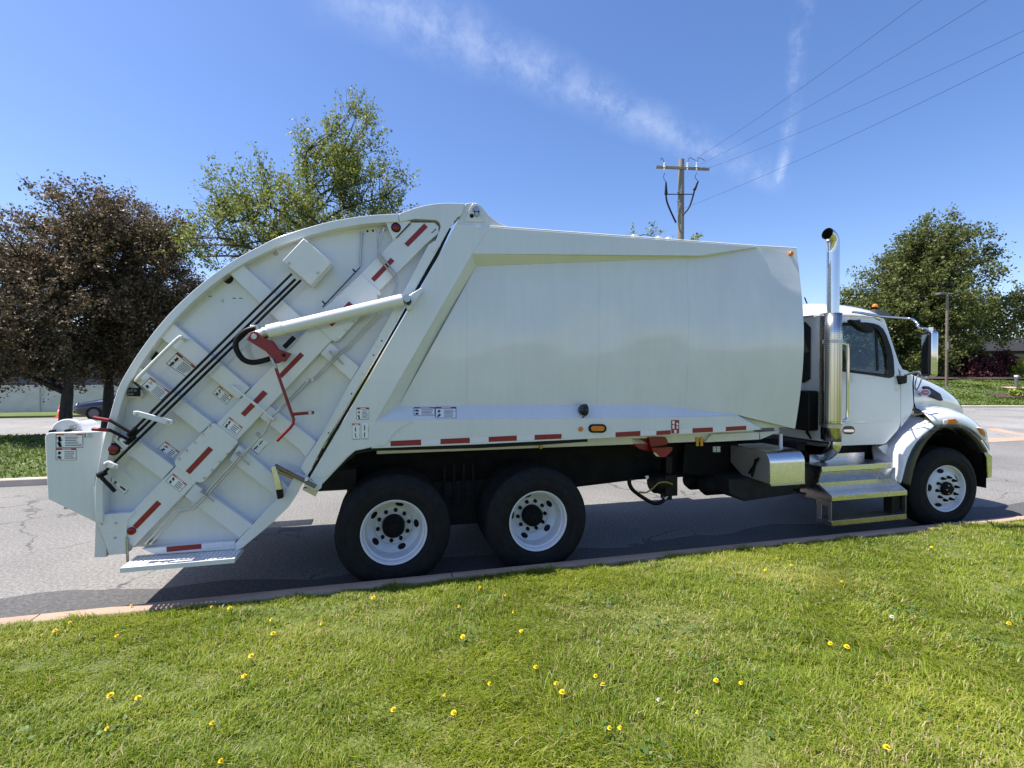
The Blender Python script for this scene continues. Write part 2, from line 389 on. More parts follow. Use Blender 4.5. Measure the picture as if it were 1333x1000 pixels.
# near kerb: cast segments with open joints on a footing
kerb = structure(obj('kerb', MB().grid([[(x, kerb_y(x) - KW, .02), (x, kerb_y(x) - .005, .02)] for x in [-60 + 5 * i for i in range(25)]]), 'kerb_concrete', None, smooth=False))
for i in range(-5, 9):
    x0, x1 = i * 3.05 + .5, i * 3.05 + 3.54; y0, y1 = kerb_y(x0), kerb_y(x1)
    pf = [(0, -.08), (0, KH - .03), (-.012, KH - .008), (-.03, KH), (-KW + .008, KH), (-KW, KH - .01), (-KW, -.08)]
    mb = MB(); n = len(pf); mb.add([(x0, y0 + a, z) for a, z in pf] + [(x1, y1 + a, z) for a, z in pf], [tuple(range(n)), tuple(range(2 * n - 1, n - 1, -1))] + [(k, (k + 1) % n, n + (k + 1) % n, n + k) for k in range(n)])
    obj('kerb_segment', mb, 'kerb_concrete', kerb, angle=60)
# far side: grass strip with kerbs, driveway apron, lot, verge
XG = 13.0
fk = structure(obj('far_kerb', MB().box((-90, 6.0, -.05), (XG, 6.16, .125)), 'kerb_pale', None, bevel=.02))
structure(obj('grass_strip', MB().box((-90, 6.161, -.05), (XG, 14.1, .118)), 'far_grass', None))
structure(obj('strip_kerb', MB().box((-90, 14.101, -.05), (XG, 14.25, .125)), 'kerb_pale', None, bevel=.02))
mb = MB(); mb.box((XG + .01, 5.80, -.02), (60, 6.45, .012)); structure(obj('driveway_apron', mb, 'kerb_concrete', None, bevel=.004))
q = [Uz(1284, 557.5), Uz(1300, 558.5), Uz(1340, 567), Uz(1340, 569.5), Uz(1290, 561)]
structure(obj('driveway_edge', MB().prism([Vector((p.x, p.y, -.02)) for p in q], (0, 0, .035)), 'kerb_concrete', None))
structure(obj('verge', MB().box((-120, 24.0, -.05), (4, 27, .10)), 'far_grass', None))
# near lawn
def lawn_z(x, y):
    d = max(0., -.14 - y)
    return .085 + .045 * min(1, d / .35) + .058 * d - .0015 * d * d + .018 * math.sin(x * 1.1 + y * .7) * min(1, d) + .010 * math.sin(x * 2.7 - y * 2.1 + 1.) * min(1, d)
ys = [kk for kk in (-.13, -.3, -.5, -.75, -1, -1.25, -1.5, -1.75, -2, -2.3, -2.6, -3, -3.5, -4, -5, -7, -10, -16, -30, -60)]
xs = [-60, -40, -25, -16, -12] + [-9 + .4 * i for i in range(60)] + [16, 20, 28, 40, 60]
mb = MB(); mb.grid([[(x, (kerb_y(x) - KW + .005 if j == 0 else y + kerb_y(x)), lawn_z(x, y) if y > -14 else lawn_z(x, -14)) for x in xs] for j, y in enumerate(ys)])
structure(obj('lawn', mb, 'lawn', None))
# raised bank on the right with lawn, path and mulch bed
def bank_z(D):
    k = [(31.6, -.02), (31.9, .13), (32.6, .16), (34, .36), (36, .72), (38, 1.10), (40, 1.48), (42, 1.82), (44, 1.98), (47, 2.05), (130, 2.2)]
    for (a, za), (b_, zb) in zip(k[:-1], k[1:]):
        if D <= b_: return lerp0(za, zb, (D - a) / (b_ - a))
    return 2.2
def cam_pt(U_, D, z): p = Vector((CAM.x, CAM.y, 0)) + RGT * U_ + FWH * D; p.z = z; return p
Ds = [31.6, 31.9, 32.6, 33.3, 34, 35, 36, 37, 38, 39, 40, 41, 42, 43, 44, 47, 55, 80, 130]
Us = [10 + 2 * i for i in range(56)]
mb = MB(); mb.grid([[cam_pt(u, D, bank_z(D) + (.05 * math.sin(u * .8 + D) if D > 33 else 0)) for u in Us] for D in Ds]); structure(obj('bank', mb, 'far_grass', None))
structure(obj('bank_kerb', MB().grid([[cam_pt(u, D, z) for u in Us] for D, z in ((31.35, .0), (31.36, .12), (31.75, .13))]), 'kerb_pale', None, smooth=False))
structure(obj('bank_path', MB().grid([[cam_pt(u, D + (u - 37) * -.03, bank_z(D + (u - 37) * -.03) + .09) for u in range(38, 60, 2)] for D in (37.7, 37.9, 38.1, 38.3)]), 'kerb_concrete', None))
structure(obj('mulch_bed', MB().grid([[cam_pt(u, D + .5 * math.sin(u), bank_z(D) + .10) for u in range(22, 60, 1)] for D in (41.6, 42.3, 43, 44, 45.5, 48)]), 'mulch', None))
structure(obj('mulch_patch', MB().grid([[cam_pt(u, D + .25 * math.sin(u * 1.7), bank_z(D) + .07) for u in np.arange(34.6, 44, .8)] for D in (34.6, 35.0, 35.6, 36.2)]), 'mulch', None))
# ================================================================== THE REFUSE TRUCK
# X runs along the truck (rear axle at 0), Y = 0 is its right side plane, far side at Y = 2.40
WID = 2.40
truck = empty('garbage_truck', (0, 0, 0))
tag(truck, 'white rear-loading garbage truck parked along the kerb beside the lawn', 'garbage truck')
def P(pts, Y): return [U(x, y, Y) for x, y in pts]
def plate(name, pts, Y, t, m, parent, bevel=.003, **kw):
    mb = MB().prism(P(pts, Y), (0, t, 0)); return obj(name, mb, m, parent, bevel=bevel, **kw)
def mir(p): return Vector((p[0], WID - p[1], p[2]))

# ------------------------------------------------------------------ body
body = empty('refuse_body', (0, 0, 0), truck)
post_px = [(594, 291.5), (638, 295.6), (614.8, 330.4), (490, 547), (538, 548.7), (520, 559), (510, 567), (503, 580), (485.7, 582.5), (462.5, 587), (452, 596), (420, 630), (410, 628), (403, 622), (481.6, 490), (547.6, 374.8)]
post_px = [(594, 291.5), (638, 295.6), (614.8, 330.4), (490, 547), (482, 583), (462.5, 587), (452, 596), (420, 630), (410, 628), (403, 622), (481.6, 490), (547.6, 374.8)]
plate('rear_post', post_px, 0.0, .14, 'white', body)
plate('gusset_plate', [(446, 549)] + smooth2([(538, 548.8), (522, 557), (511, 567), (503, 579.5)], 4) + [(486, 581.3), (463, 586), (452, 594), (424, 622), (409, 622)], -.006, .006, 'white', body, bevel=.002)
# rails
plate('upper_rail', [(638, 295.6), (987.6, 321.3), (910.7, 333), (614.8, 330.4)], 0.001, .13, 'white', body)
plate('lower_rail', [(490, 547), (828, 543.7), (958, 541.4), (991, 559.3), (958, 561.9), (620, 578.8), (483, 583.9)], 0.001, .13, 'white', body)
RC = .10                                           # recess of the side sheet behind the rails
def strip(name, outer, inner, Yo, Yi, m='white'):
    mb = MB()
    a = [U(x, y, Yo if not isinstance(Yo, list) else Yo[i]) for i, (x, y) in enumerate(outer)]
    b_ = [U(x, y, Yi if not isinstance(Yi, list) else Yi[i]) for i, (x, y) in enumerate(inner)]
    mb.grid([a, b_]); return obj(name, mb, m, body, smooth=False)
strip('bevel_return', [(614.8, 330.4), (490, 547)], [(619.8, 347), (519, 528.7)], .002, RC)
strip('bevel_return', [(614.8, 330.4), (910.7, 333), (987.6, 321.3)], [(619.8, 347), (920, 335), (988.5, 321.6)], [.002, .002, .02], [RC, .055, .025])
ledge_o = [(490, 547), (828, 543.7), (958, 541.4), (991, 559.3)]; ledge_i = [(519, 528.7), (855, 527.8), (959, 540), (992, 558.9)]
strip('ledge', ledge_o, ledge_i, .002, [RC, RC * .95, .02, .01])
# bowed side sheet
def lerp(a, b_, t): return a + (b_ - a) * t
def poly_at(ks, pts, s):
    for i in range(len(ks) - 1):
        if s <= ks[i + 1] + 1e-9:
            t = (s - ks[i]) / (ks[i + 1] - ks[i]); return [lerp(p, q, t) for p, q in zip(pts[i], pts[i + 1])]
ks = [0, .70, .84, 1]
top = [(619.8, 347, RC), (920, 335, .055), (988.5, 321.6, .03), (1037, 324, .075)]
bot = [(519, 528.7, RC), (855, 527.8, RC * .95), (959, 540, .02), (1034.5, 558.3, .06)]
ss = sorted(set([round(.70 * i / 24, 4) for i in range(25)] + [round(.70 + .14 * i / 6, 4) for i in range(7)] + [round(.84 + .16 * i / 10, 4) for i in range(11)]))
rows = []
def front_bow(t): return 10.5 * math.sin(math.pi * min(1, max(0, t)) ** 1.05) + .5 * t
NT = 26
for j in range(NT + 1):
    t = j / NT; row = []
    for s in ss:
        a = poly_at(ks, top, s); b_ = poly_at(ks, bot, s)
        w = max(0, (s - .45) / .55) ** 1.6
        px = lerp(a[0], b_[0], t) + front_bow(t) * w; py = lerp(a[1], b_[1], t)
        bow = (.028 + .105 * w) * math.sin(math.pi * t)
        # a few mm of oil-canning where the sheet is tacked to the inner ribs
        X_ = s * 7; can = .0035 * math.sin(X_ * 2.3 + .6) * math.sin(math.pi * t * 4.3 + .4 * X_) * math.sin(math.pi * t) * min(1, 8 * s, 8 * (1 - s))
        row.append(U(px, py, lerp(a[2], b_[2], t) - bow + can))
    last = row[-1]; row.append(Vector((last.x + .004, last.y + .012, last.z))); row.append(Vector((last.x - .01, .20, last.z)))
    rows.append(row)
obj('side_sheet', MB().grid(rows), 'white', body, angle=50)
def at_x(r, X):
    for a, b_ in zip(r[:-3], r[1:-2]):
        if a.x <= X <= b_.x: return a.lerp(b_, (X - a.x) / (b_.x - a.x))
for px in (607, 777, 890):
    X = U(px, 440, RC).x; pts = [q for q in (at_x(r, X) for r in rows) if q is not None]
    if len(pts) > 3: obj('weld_seam', MB().tube(pts, .003, 5), 'white', body)
# core of the body: closes roof, front, floor and far side
fx = U(1040, 440, .03).x
zt_r = U(638, 295.6, 0).z; zt_f = U(1037, 324, .06).z; zb_f = U(1034.5, 558.3, .06).z
pA = U(594, 291.5, 0); pB = U(403, 622, 0); pC = U(420, 630, 0); pD = U(462.5, 587, 0)
core = [(pA.x + .01, pA.z - .012), (U(638, 295.6, 0).x, zt_r - .010), (fx - .01, zt_f - .010), (fx - .01, zb_f + .01), (pD.x + .3, zb_f + .01), (pD.x, pD.z + .012), (pC.x, pC.z + .02), (pB.x + .02, pB.z + .01)]
obj('body_shell', MB().prism([Vector((x, .125, z)) for x, z in core], (0, WID - .25, 0)), 'white', body, bevel=.01)
far = [mir(p) for p in P([(638, 295.6), (987.6, 321.3)], 0)]
obj('far_side_frame', MB().prism([mir(U(x, y, 0)) for x, y in post_px], (0, -.14, 0)).prism([mir(U(x, y, .001)) for x, y in [(638, 295.6), (987.6, 321.3), (910.7, 333), (614.8, 330.4)]], (0, -.13, 0)).prism([mir(U(x, y, .001)) for x, y in [(490, 547), (958, 541.4), (991, 559.3), (958, 561.9), (620, 578.8), (483, 583.9)]], (0, -.13, 0)), 'white', body)
# thin drip edge along the roof line
obj('roof_edge', MB().tube(P([(638, 294.6), (987, 320.2), (1036.5, 323)], .012), .007, 6), 'white_plain', body)
# hinge ear on the body
ear = smooth2([(606, 265), (616, 263.8), (625, 266.5), (636, 279.5), (648, 288.8), (662, 295.2)], 4) + [(638, 296.5), (594.5, 292)]
plate('hinge_ear', ear, .03, .10, 'white', body, bevel=.006)
plate('hinge_plate', smooth2([tN((605, 322))[0], tN((700, 120))[0], tN((745, 95))[0], tN((795, 115))[0], tN((862, 330))[0]], 4), .022, .008, 'white', body)
def disc(name, px, py, Y, r, h, m, parent, seg=16, bev=.0):
    c = U(px, py, Y); mb = MB().lathe([(0, 0), (r * .86, 0), (r, h * .3), (r, h)], c, 'Y', seg); return obj(name, mb, m, parent, angle=50)
x_, y_ = tN((762, 155))[0]; disc('hinge_pin', x_, y_, -.012, .030, .04, 'steel', body)
x_, y_ = tN((770, 222))[0]; disc('retaining_bolt', x_, y_, -.002, .022, .03, 'steel', body)
x_, y_ = tN((706, 247))[0]; disc('pin_hole', x_, y_, .0195, .021, .01, 'black', body)
obj('pin_keeper', MB().prism(P(tN((735, 185), (800, 180), (800, 235), (745, 235)), .012), (0, .012, 0)), 'black', body)
# reflective tape, lamps and stickers on the rail
TY = -.0015
tapes = [tO((505, 402), (800, 388), (802, 442), (508, 452)), tO((988, 382), (1270, 370), (1272, 420), (988, 432)),
         t5((62, 265), (203, 258), (203, 284), (62, 290)), t5((292, 255), (427, 250), (427, 274), (292, 280)),
         t5((698, 242), (822, 235), (822, 260), (698, 266)), t5((902, 236), (974, 231), (974, 252), (902, 256)),
         t5((1083, 222), (1185, 217), (1185, 240), (1083, 245)), t5((1250, 215), (1352, 209), (1352, 230), (1250, 236))]
for q in tapes: plate('red_reflective_tape', q, TY, .004, 'red_tape', body, bevel=0)
for a, b_ in zip(tapes[:-1], tapes[1:]):
    if b_[0][0] - a[1][0] < 40: plate('white_reflective_tape', [a[1], b_[0], b_[3], a[2]], TY + .001, .003, 'white_tape', body, bevel=0)
x_, y_ = tL((100, 175))[0]; disc('marker_lamp', x_, y_, -.014, .024, .02, 'lens_amber', body)
def stadium(x0, x1, y0, y1, n=8):
    r = (y1 - y0) / 2; cy = (y0 + y1) / 2; pts = []
    for k in range(n + 1): a = math.pi / 2 - math.pi * k / n; pts.append((x1 - r + r * math.cos(a), cy - r * math.sin(a)))
    for k in range(n + 1): a = -math.pi / 2 - math.pi * k / n; pts.append((x0 + r + r * math.cos(a), cy - r * math.sin(a)))
    return pts
sd = stadium(160, 302, 135, 204); tl = plate('turn_lamp', tL(*sd), -.012, .014, 'black', body)
lens = plate('lens', tL(*stadium(178, 286, 149, 190)), -.020, .009, 'lens_amber', tl)
x_, y_ = (1031, 330); disc('clearance_lamp', x_, y_, .028, .026, .03, 'lens_amber', body)
for px in (826, 858, 871):
    p = U(px, 309 + (px - 826) * .075, .3); obj('roof_lug', MB().box((p.x - .02, .28, p.z - .06), (p.x + .02, .34, p.z + .03)), 'white_plain', body)
# ---- stickers: white sheet, coloured header, printed figures and text lines as thin raised print
def decal(quad, plane, parent, head='decal_orange', rows_=6, fig=True, n=None, name='warning_sticker', off=.0015, hfrac=.16, split=.38):
    # quad: TL TR BR BL in photo pixels ; plane: Y of the surface or (p0, n)
    pt = (lambda x, y: U(x, y, plane - off)) if not isinstance(plane, tuple) else (lambda x, y: Upl(x, y, plane[0], plane[1]) + plane[1] * off)
    nv = Vector((0, -1, 0)) if not isinstance(plane, tuple) else plane[1]
    def at(u, v, lift=0):
        a = [lerp(quad[0][i], quad[1][i], u) for i in (0, 1)]; b_ = [lerp(quad[3][i], quad[2][i], u) for i in (0, 1)]
        return pt(lerp(a[0], b_[0], v), lerp(a[1], b_[1], v)) + nv * lift
    mb = MB()
    mb.prism([at(0, 0), at(1, 0), at(1, 1), at(0, 1)], -nv * .003, 0)
    rnd = random.Random(int(quad[0][0] * 13 + quad[0][1] * 7))
    def rect(u0, v0, u1, v1, mi, l=.0006): mb.prism([at(u0, v0, l), at(u1, v0, l), at(u1, v1, l), at(u0, v1, l)], -nv * .0004, mi)
    v0 = .06
    for k in (0, 1): rect(.0 if k == 0 else .975, .0, .025 if k == 0 else 1., 1., 2, .0004)
    rect(.0, .965, 1., 1., 2, .0004)
    if head:
        rect(.0, .0, 1., hfrac, 1); rect(.3, hfrac * .3, .75, hfrac * .7, 0, .0012); v0 = hfrac + .08
    x0 = .08
    if fig:
        x0 = split + .06
        for k in range(2):
            vv = lerp(v0, .97, k / 2); hh = (.97 - v0) / 2
            cu, cv = split * .5, vv + hh * .5
            for q in range(4):
                a = rnd.random() * 6.28; l = rnd.uniform(.25, .5) * hh; w = rnd.uniform(.03, .055)
                du, dv = math.cos(a) * l * .6, math.sin(a) * l
                mb.prism([at(cu - du - w, cv - dv, .0006), at(cu + du - w, cv + dv, .0006), at(cu + du + w, cv + dv, .0006), at(cu - du + w, cv - dv, .0006)], -nv * .0004, 2)
            rect(cu - .05, cv - hh * .42, cu + .04, cv - hh * .24, 2)
    for k in range(rows_):
        a = lerp(v0, .92, k / rows_); h = (.92 - v0) / rows_
        rect(x0, a + h * .22, lerp(x0, .94, rnd.uniform(.7, 1)), a + h * .62, 2, .0005)
    return obj(name, mb, ['decal_white', head or 'decal_print', 'decal_print'], parent, smooth=False, recalc=False)
decal(tO((180, 78), (300, 78), (297, 195), (180, 195)), 0.0, body, 'decal_red')
decal(tO((135, 232), (213, 232), (212, 385), (138, 387)), -.006, body, 'decal_orange', 2, hfrac=.12, split=.85)
decal(tO((228, 230), (298, 230), (293, 382), (226, 385)), -.006, body, None, 1, split=.85)
lp = [U(519, 528.7, RC), U(855, 527.8, RC * .95), U(490, 547, .002)]
ln = (lp[1] - lp[0]).cross(lp[2] - lp[0]).normalized(); ln = ln if ln.y < 0 else -ln
decal(tO((730, 78), (935, 78), (935, 158), (730, 160)), (lp[0], ln), body, 'decal_red', 4, split=.3, off=.004)
decal(tO((938, 75), (1138, 75), (1140, 182), (938, 182)), (lp[0], ln), body, 'decal_red', 6, split=.35, off=.004)
rd = plate('hazard_sticker', tL((812, 103), (873, 103), (873, 208), (812, 210)), -.003, .004, 'decal_red', body, bevel=0)
for q in (tL((820, 110), (838, 110), (836, 138), (820, 132)), tL((821, 142), (836, 142), (836, 172), (821, 172)), tL((851, 122), (868, 128), (866, 146), (852, 140)), tL((852, 150), (866, 152), (866, 172), (853, 168)), tL((836, 180), (852, 180), (854, 204), (834, 204))):
    plate('white_print', q, -.0042, .0012, 'decal_white', rd, bevel=0)
# work lamp on the ledge
c = U(*tL((122, 22))[0], .02); wl = obj('work_lamp', MB().lathe([(0, -.05), (.03, -.05), (.055, -.02), (.06, .02), (.056, .026), (0, .022)], c, 'X', 20), 'black_gloss', body)
obj('lamp_face', MB().lathe([(0, .028), (.05, .027), (.05, .022)], c, 'X', 20), 'grey_plastic', wl)
obj('lamp_bracket', MB().tube([c + Vector((-.02, -.062, .01)), c + Vector((-.02, -.064, -.05)), c + Vector((-.02, 0, -.085)), c + Vector((-.02, .064, -.05)), c + Vector((-.02, .062, .01))], .006, 6), 'black', wl)

# ------------------------------------------------------------------ tailgate
gate = empty('tailgate', (0, 0, 0), truck)
arc = [(123.2, 680), (123.4, 655), (124, 630), (129, 600), (137, 564), (152, 510), (166, 482), (184, 454), (206, 425), (230, 398.4), (260, 371), (290, 348), (314, 333), (339, 320), (364, 308), (419, 291), (460, 283), (490, 279.6), (518.8, 278.3)]
arc_s = smooth2(arc, 4)
hump = smooth2([(518.8, 278.3), (546, 269.2), (575, 264.4), (606, 264.9)], 5)[1:]
right_edge = [tN((575, 240))[0], tN((480, 345))[0], (574, 318), (538, 380), (503, 441.8), (451, 530), (420.8, 580), (399.8, 620.6)]
low_right = tD((1010, 380), (985, 440), (900, 570), (700, 760), (470, 950), (405, 985))
bottom = tH((1195, 432), (600, 470), (400, 462), (370, 470), (245, 480), (165, 272), (140, 236))
outline = arc_s + hump + right_edge + low_right + bottom
SY = .105                                          # face of the recessed sheet
def inset(pts, k=.985):
    cx = sum(p[0] for p in pts) / len(pts); cy = sum(p[1] for p in pts) / len(pts); return [(cx + (x - cx) * k, cy + (y - cy) * k) for x, y in pts]
ol3 = P(outline, 0.0); cen = sum(ol3, Vector()) / len(ol3)
shell = [Vector((cen.x + (p.x - cen.x) * .993, SY, cen.z + (p.z - cen.z) * .993)) for p in ol3]
obj('gate_shell', MB().prism(shell, (0, WID - 2 * SY, 0)), 'white', gate, bevel=.004)
# rim flange following the big curve
def offset_in(pts, d):
    out = []
    for i, (x, y) in enumerate(pts):
        a = pts[max(i - 1, 0)]; b_ = pts[min(i + 1, len(pts) - 1)]; tx, ty = b_[0] - a[0], b_[1] - a[1]; l = math.hypot(tx, ty) or 1
        out.append((x - ty / l * d, y + tx / l * d))
    return out
inner = offset_in(arc_s, 10.5)
plate('curved_rim', arc_s + inner[::-1], -.004, .118, 'white', gate, bevel=.004)
obj('far_curved_rim', MB().prism([mir(p) for p in P(arc_s + inner[::-1], -.004)], (0, -.085, 0)), 'white', gate)
cheek = [(518.8, 278.3)] + hump + tN((575, 240), (497, 285), (482, 345), (430, 400), (320, 600), (240, 705), (205, 690), (322, 390), (318, 350), (300, 322), (262, 298), (0, 284)) + [(520, 289)]
plate('hinge_cheek', cheek, -.002, .114, 'white', gate, bevel=.004)
plate('side_flange', [(557.8, 318.8), (524.2, 381.8), (486, 450), (456.8, 496.4), (422.2, 560.8), (398.4, 596.5), (391.4, 609.4), (399.8, 620.6), (420.8, 580), (451, 530), (503, 441.8), (538, 380), (574, 318.2), (566, 313)], .004, .107, 'white', gate, bevel=.003)
for (a, b_) in ((tG((830, 430), (880, 450)), 0), (tG((690, 690), (735, 712)), 0), (tG((525, 960), (575, 985)), 0)):
    plate('flange_lap', [a[0], (a[0][0] + 1.2, a[0][1] - 1.4), (a[1][0] + .6, a[1][1] - 1.6), a[1]], -.002, .008, 'white_plain', gate, bevel=0)
plate('seal_strip', [tN((420, 400))[0], (566, 331), (536, 386), (504, 443), (451, 533), (399, 622), (403, 622), (455, 533), (507, 443), (540, 386), (572, 331), tN((455, 400))[0]], .02, .05, 'black', truck, bevel=0)
plate('lower_flange', tD((960, 260), (1080, 285), (1010, 380), (985, 440), (900, 570), (700, 760), (470, 950), (405, 985), (400, 915), (560, 742), (780, 510), (895, 390)), .006, .105, 'white', gate)
# diagonal beam and cross ribs
plate('diagonal_beam', [(511.6, 313.2), (534, 289.5), (566, 289.5), (571.5, 295), (571, 304), (556.4, 316), (495.5, 377), (416.2, 460), (337.5, 543.3), (254, 629.5), (174.2, 711.6), (168, 709), (164.5, 704), (165, 676), (171.6, 666.6)], .020, .092, 'white', gate, bevel=.006)
def rib(pts): plate('cross_rib', pts, .028, .084, 'white', gate, bevel=.006)
rib(tB((480, 10), (835, 268), (722, 388), (355, 120)))
rib(tB((1025, 425)) + tD((566, 742), (440, 862)) + tB((930, 545)))
rib(tA((478, 245), (1190, 790), (1075, 892), (455, 395)))
rib(tD((430, -5), (905, 393), (870, 462), (772, 464), (345, 135)))
rib([(224.8, 420.4)] + tC((540, 320), (430, 430)) + [(209, 439.6)])
rib(tC((725, 490), (1158, 822), (1060, 975), (990, 890), (627, 592)))
rib(tE((600, 165), (1165, 665), (1040, 790), (480, 250)))
rib(tG((430, 397), (690, 618), (710, 612), (625, 755), (332, 502)))
# corner plate, drop bracket, hopper sides
corner = tH((120, -40), (172, -40), (172, 175), (445, 156), (385, 215), (378, 300), (372, 470), (245, 480), (165, 272), (138, 236))
plate('corner_plate', corner, .012, .10, 'white', gate)
c = U(*tH((236, 240))[0], .009); obj('cover_disc', MB().lathe([(0, 0), (.060, 0), (.064, .004)], c, 'Y', 28), 'white', gate)
for q in ((186, 248), (290, 241), (288, 352)): disc('bolt', *tH(q)[0], .004, .008, .012, 'steel', gate, 8)
plate('drop_bracket', tH((140, 236), (165, 275), (222, 420), (220, 495), (130, 498), (135, 400)), .05, .05, 'white', gate)
plate('drop_bracket', tH((222, 420), (245, 478), (222, 493)), .12, .04, 'bracket_rust', gate)
hop = t8((290, 378), (612, 370), (600, 500), (565, 640), (562, 908), (283, 772), (264, 410), (270, 388))
plate('hopper_side', hop, .045, .05, 'white', gate, bevel=.006)
h3 = P(hop, .045); obj('far_hopper_side', MB().prism([mir(p) for p in h3], (0, -.05, 0)), 'white', gate)
lo_l, lo_r = U(62.3, 649.4, .045), U(123, 679, .045)
obj('hopper_floor', MB().prism([Vector((lo_l.x + .02, .1, lo_l.z + .03)), Vector((lo_r.x, .1, lo_r.z + .03)), Vector((lo_r.x, .1, lo_r.z + .07)), Vector((lo_l.x + .02, .1, lo_l.z + .07))], (0, WID - .2, 0)), 'white', gate)
sill_t = U(64, 566, .045); obj('hopper_sill', MB().box((lo_l.x + .015, .1, lo_l.z + .07), (lo_l.x + .05, WID - .1, lo_l.z + .32)), 'white', gate)
c = U(*t8((394, 378))[0], .12); obj('winch_drum', MB().lathe([(0, 0), (.098, 0), (.104, .006), (.104, .05), (.08, .05), (.08, .3)], c, 'Y', 32), 'white', gate)
disc('drum_pin', *t8((425, 347))[0], .095, .02, .04, 'steel', gate)
for (x, y) in ((297, 374), (390, 370)): disc('latch_knob', *t8((x, y))[0], .055, .014, .05, 'black', gate, 10)
disc('drain_stub', *t8((388, 824))[0], .05, .014, .03, 'steel', gate, 10)
# rear step
zs = U(306, 716, .02).z
f0, f1 = tH((325, 580), (1190, 506)); F0, F1 = Uz(*f0, zs), Uz(*f1, zs); fy = (F0.y + F1.y) / 2
xl, xr = F0.x, F1.x
step = obj('rear_step', MB().box((xl, fy, zs - .034), (xr, fy + .012, zs + .001)).box((xl, fy + .26, zs - .034), (xr, fy + .272, zs + .001)).box((xl, fy + .012, zs - .034), (xl + .01, fy + .26, zs + .001)).box((xr - .01, fy + .012, zs - .034), (xr, fy + .26, zs + .001)), 'white_plain', gate)
# perforated tread: a lattice of real bars between the rows of holes
mb = MB(); nx, ny = 22, 5
for i in range(nx + 1):
    x = lerp(xl + .012, xr - .012, i / nx); mb.box((x - .012, fy + .0125, zs - .006), (x + .012, fy + .2595, zs))
for j in range(ny + 1):
    y = lerp(fy + .014, fy + .258, j / ny); mb.box((xl + .0105, y - .009, zs - .0065), (xr - .0105, y + .009, zs - .0005))
obj('perforated_tread', mb, 'white_plain', step, smooth=False)
far_step = obj('far_rear_step', MB().box((xl, WID - fy - .27, zs - .03), (xr, WID - fy - .258, zs)).box((xl, WID - fy - .012, zs - .03), (xr, WID - fy, zs)), 'white_plain', gate)
ft = bpy.data.objects.new('perforated_tread', bpy.data.objects['perforated_tread'].data); COL.objects.link(ft); ft.parent = far_step; ft.location = (0, WID - 2 * fy - .272, 0)
plate('step_hanger', tH((365, 345), (386, 352), (390, 532), (371, 536)), .0, .012, 'steel', gate)
plate('step_bracket', tH((1195, 440), (1245, 440), (1225, 500), (1190, 522)), .02, .10, 'steel', gate)
plate('lower_lip', tH((490, 432), (640, 418), (1195, 376), (1195, 436), (600, 474), (560, 462)), .030, .08, 'white', gate)
tp = plate('red_reflective_tape', tH((675, 417), (940, 395), (941, 431), (678, 457)), .0285, .003, 'red_tape', gate, bevel=0)
plate('white_reflective_tape', tH((941, 395), (1100, 380), (1100, 415), (941, 431)), .0287, .003, 'white_tape', gate, bevel=0)
# access covers with bolts
cov1 = [(469.6, 356.8), (495, 379.5), (496, 383), (441, 443.5), (436, 445), (431, 442), (406, 420), (405, 417)]
cov2 = [(277, 550.6), (281, 552), (308.5, 573), (309.5, 577), (266, 626.5), (260, 628.8), (253.5, 626.5), (228.5, 607), (227, 602), (229, 598)]
for cv in (cov1, cov2): plate('access_cover', cv, .010, .012, 'white', gate)
for q in tF((598, 710), (520, 790), (445, 868), (365, 945), (800, 893)) + tG((645, 203), (570, 285), (492, 367)) + tC((163, 682), (92, 755), (18, 832), (393, 862), (322, 938)) + tB((945, 122), (873, 198), (1250, 228), (1180, 303), (1108, 378)):
    disc('bolt', q[0], q[1], .0, .010, .012, 'zinc', gate, 8)
# tape on the beam
def btape(q, Y): plate('red_reflective_tape', q, Y - .0015, .003, 'red_tape', gate, bevel=0)
btape(tF((1230, 220), (1265, 255), (1080, 440), (1045, 410)), .02); btape(tF((920, 540), (955, 570), (768, 765), (735, 735)), .02)
btape([(454.2, 392.3), (459, 396.5), (432.3, 425.3), (427.4, 421.2)], .010)
btape([(391, 458.6), (395.9, 462.8)] + tC((835, 232), (805, 200)), .02)
btape(tC((660, 343), (705, 375), (490, 590), (453, 560)), .02)
btape(tB((1155, 80), (1197, 112), (980, 340), (940, 310)), .010); btape(tB((675, 583), (715, 615), (487, 848), (447, 818)), .02)
disc('round_reflector', *tB((432, 870))[0], .008, .031, .014, 'lens_red', gate, 20)
# tail lamps on their plates
plate('lamp_plate', tF((862, 186), (1108, 200), (945, 380)), .012, .095, 'white', gate)
disc('tail_lamp', *tF((968, 257))[0], .002, .042, .014, 'black', gate, 24); disc('lamp_lens', *tF((968, 257))[0], -.006, .030, .012, 'lens_red', gate, 24)
plate('lamp_slot', tF((1100, 218), (1106, 224), (974, 358), (968, 352)), .0105, .004, 'black', gate, bevel=0); plate('lamp_slot', tF((890, 180), (1085, 184), (1085, 190), (890, 187)), .0105, .004, 'black', gate, bevel=0)
plate('lamp_plate', tB((215, -20), (300, -40), (470, 60), (185, 195)), .012, .095, 'white', gate)
disc('tail_lamp', *tB((262, 108))[0], .002, .048, .014, 'black', gate, 24); disc('lamp_lens', *tB((262, 108))[0], -.006, .034, .012, 'lens_red', gate, 24)
plate('lamp_slot', tB((208, 60), (216, 60), (196, 165), (190, 165)), .0105, .004, 'black', gate, bevel=0); plate('lamp_slot', tB((268, 36), (272, 30), (352, 100), (348, 108)), .0105, .004, 'black', gate, bevel=0)
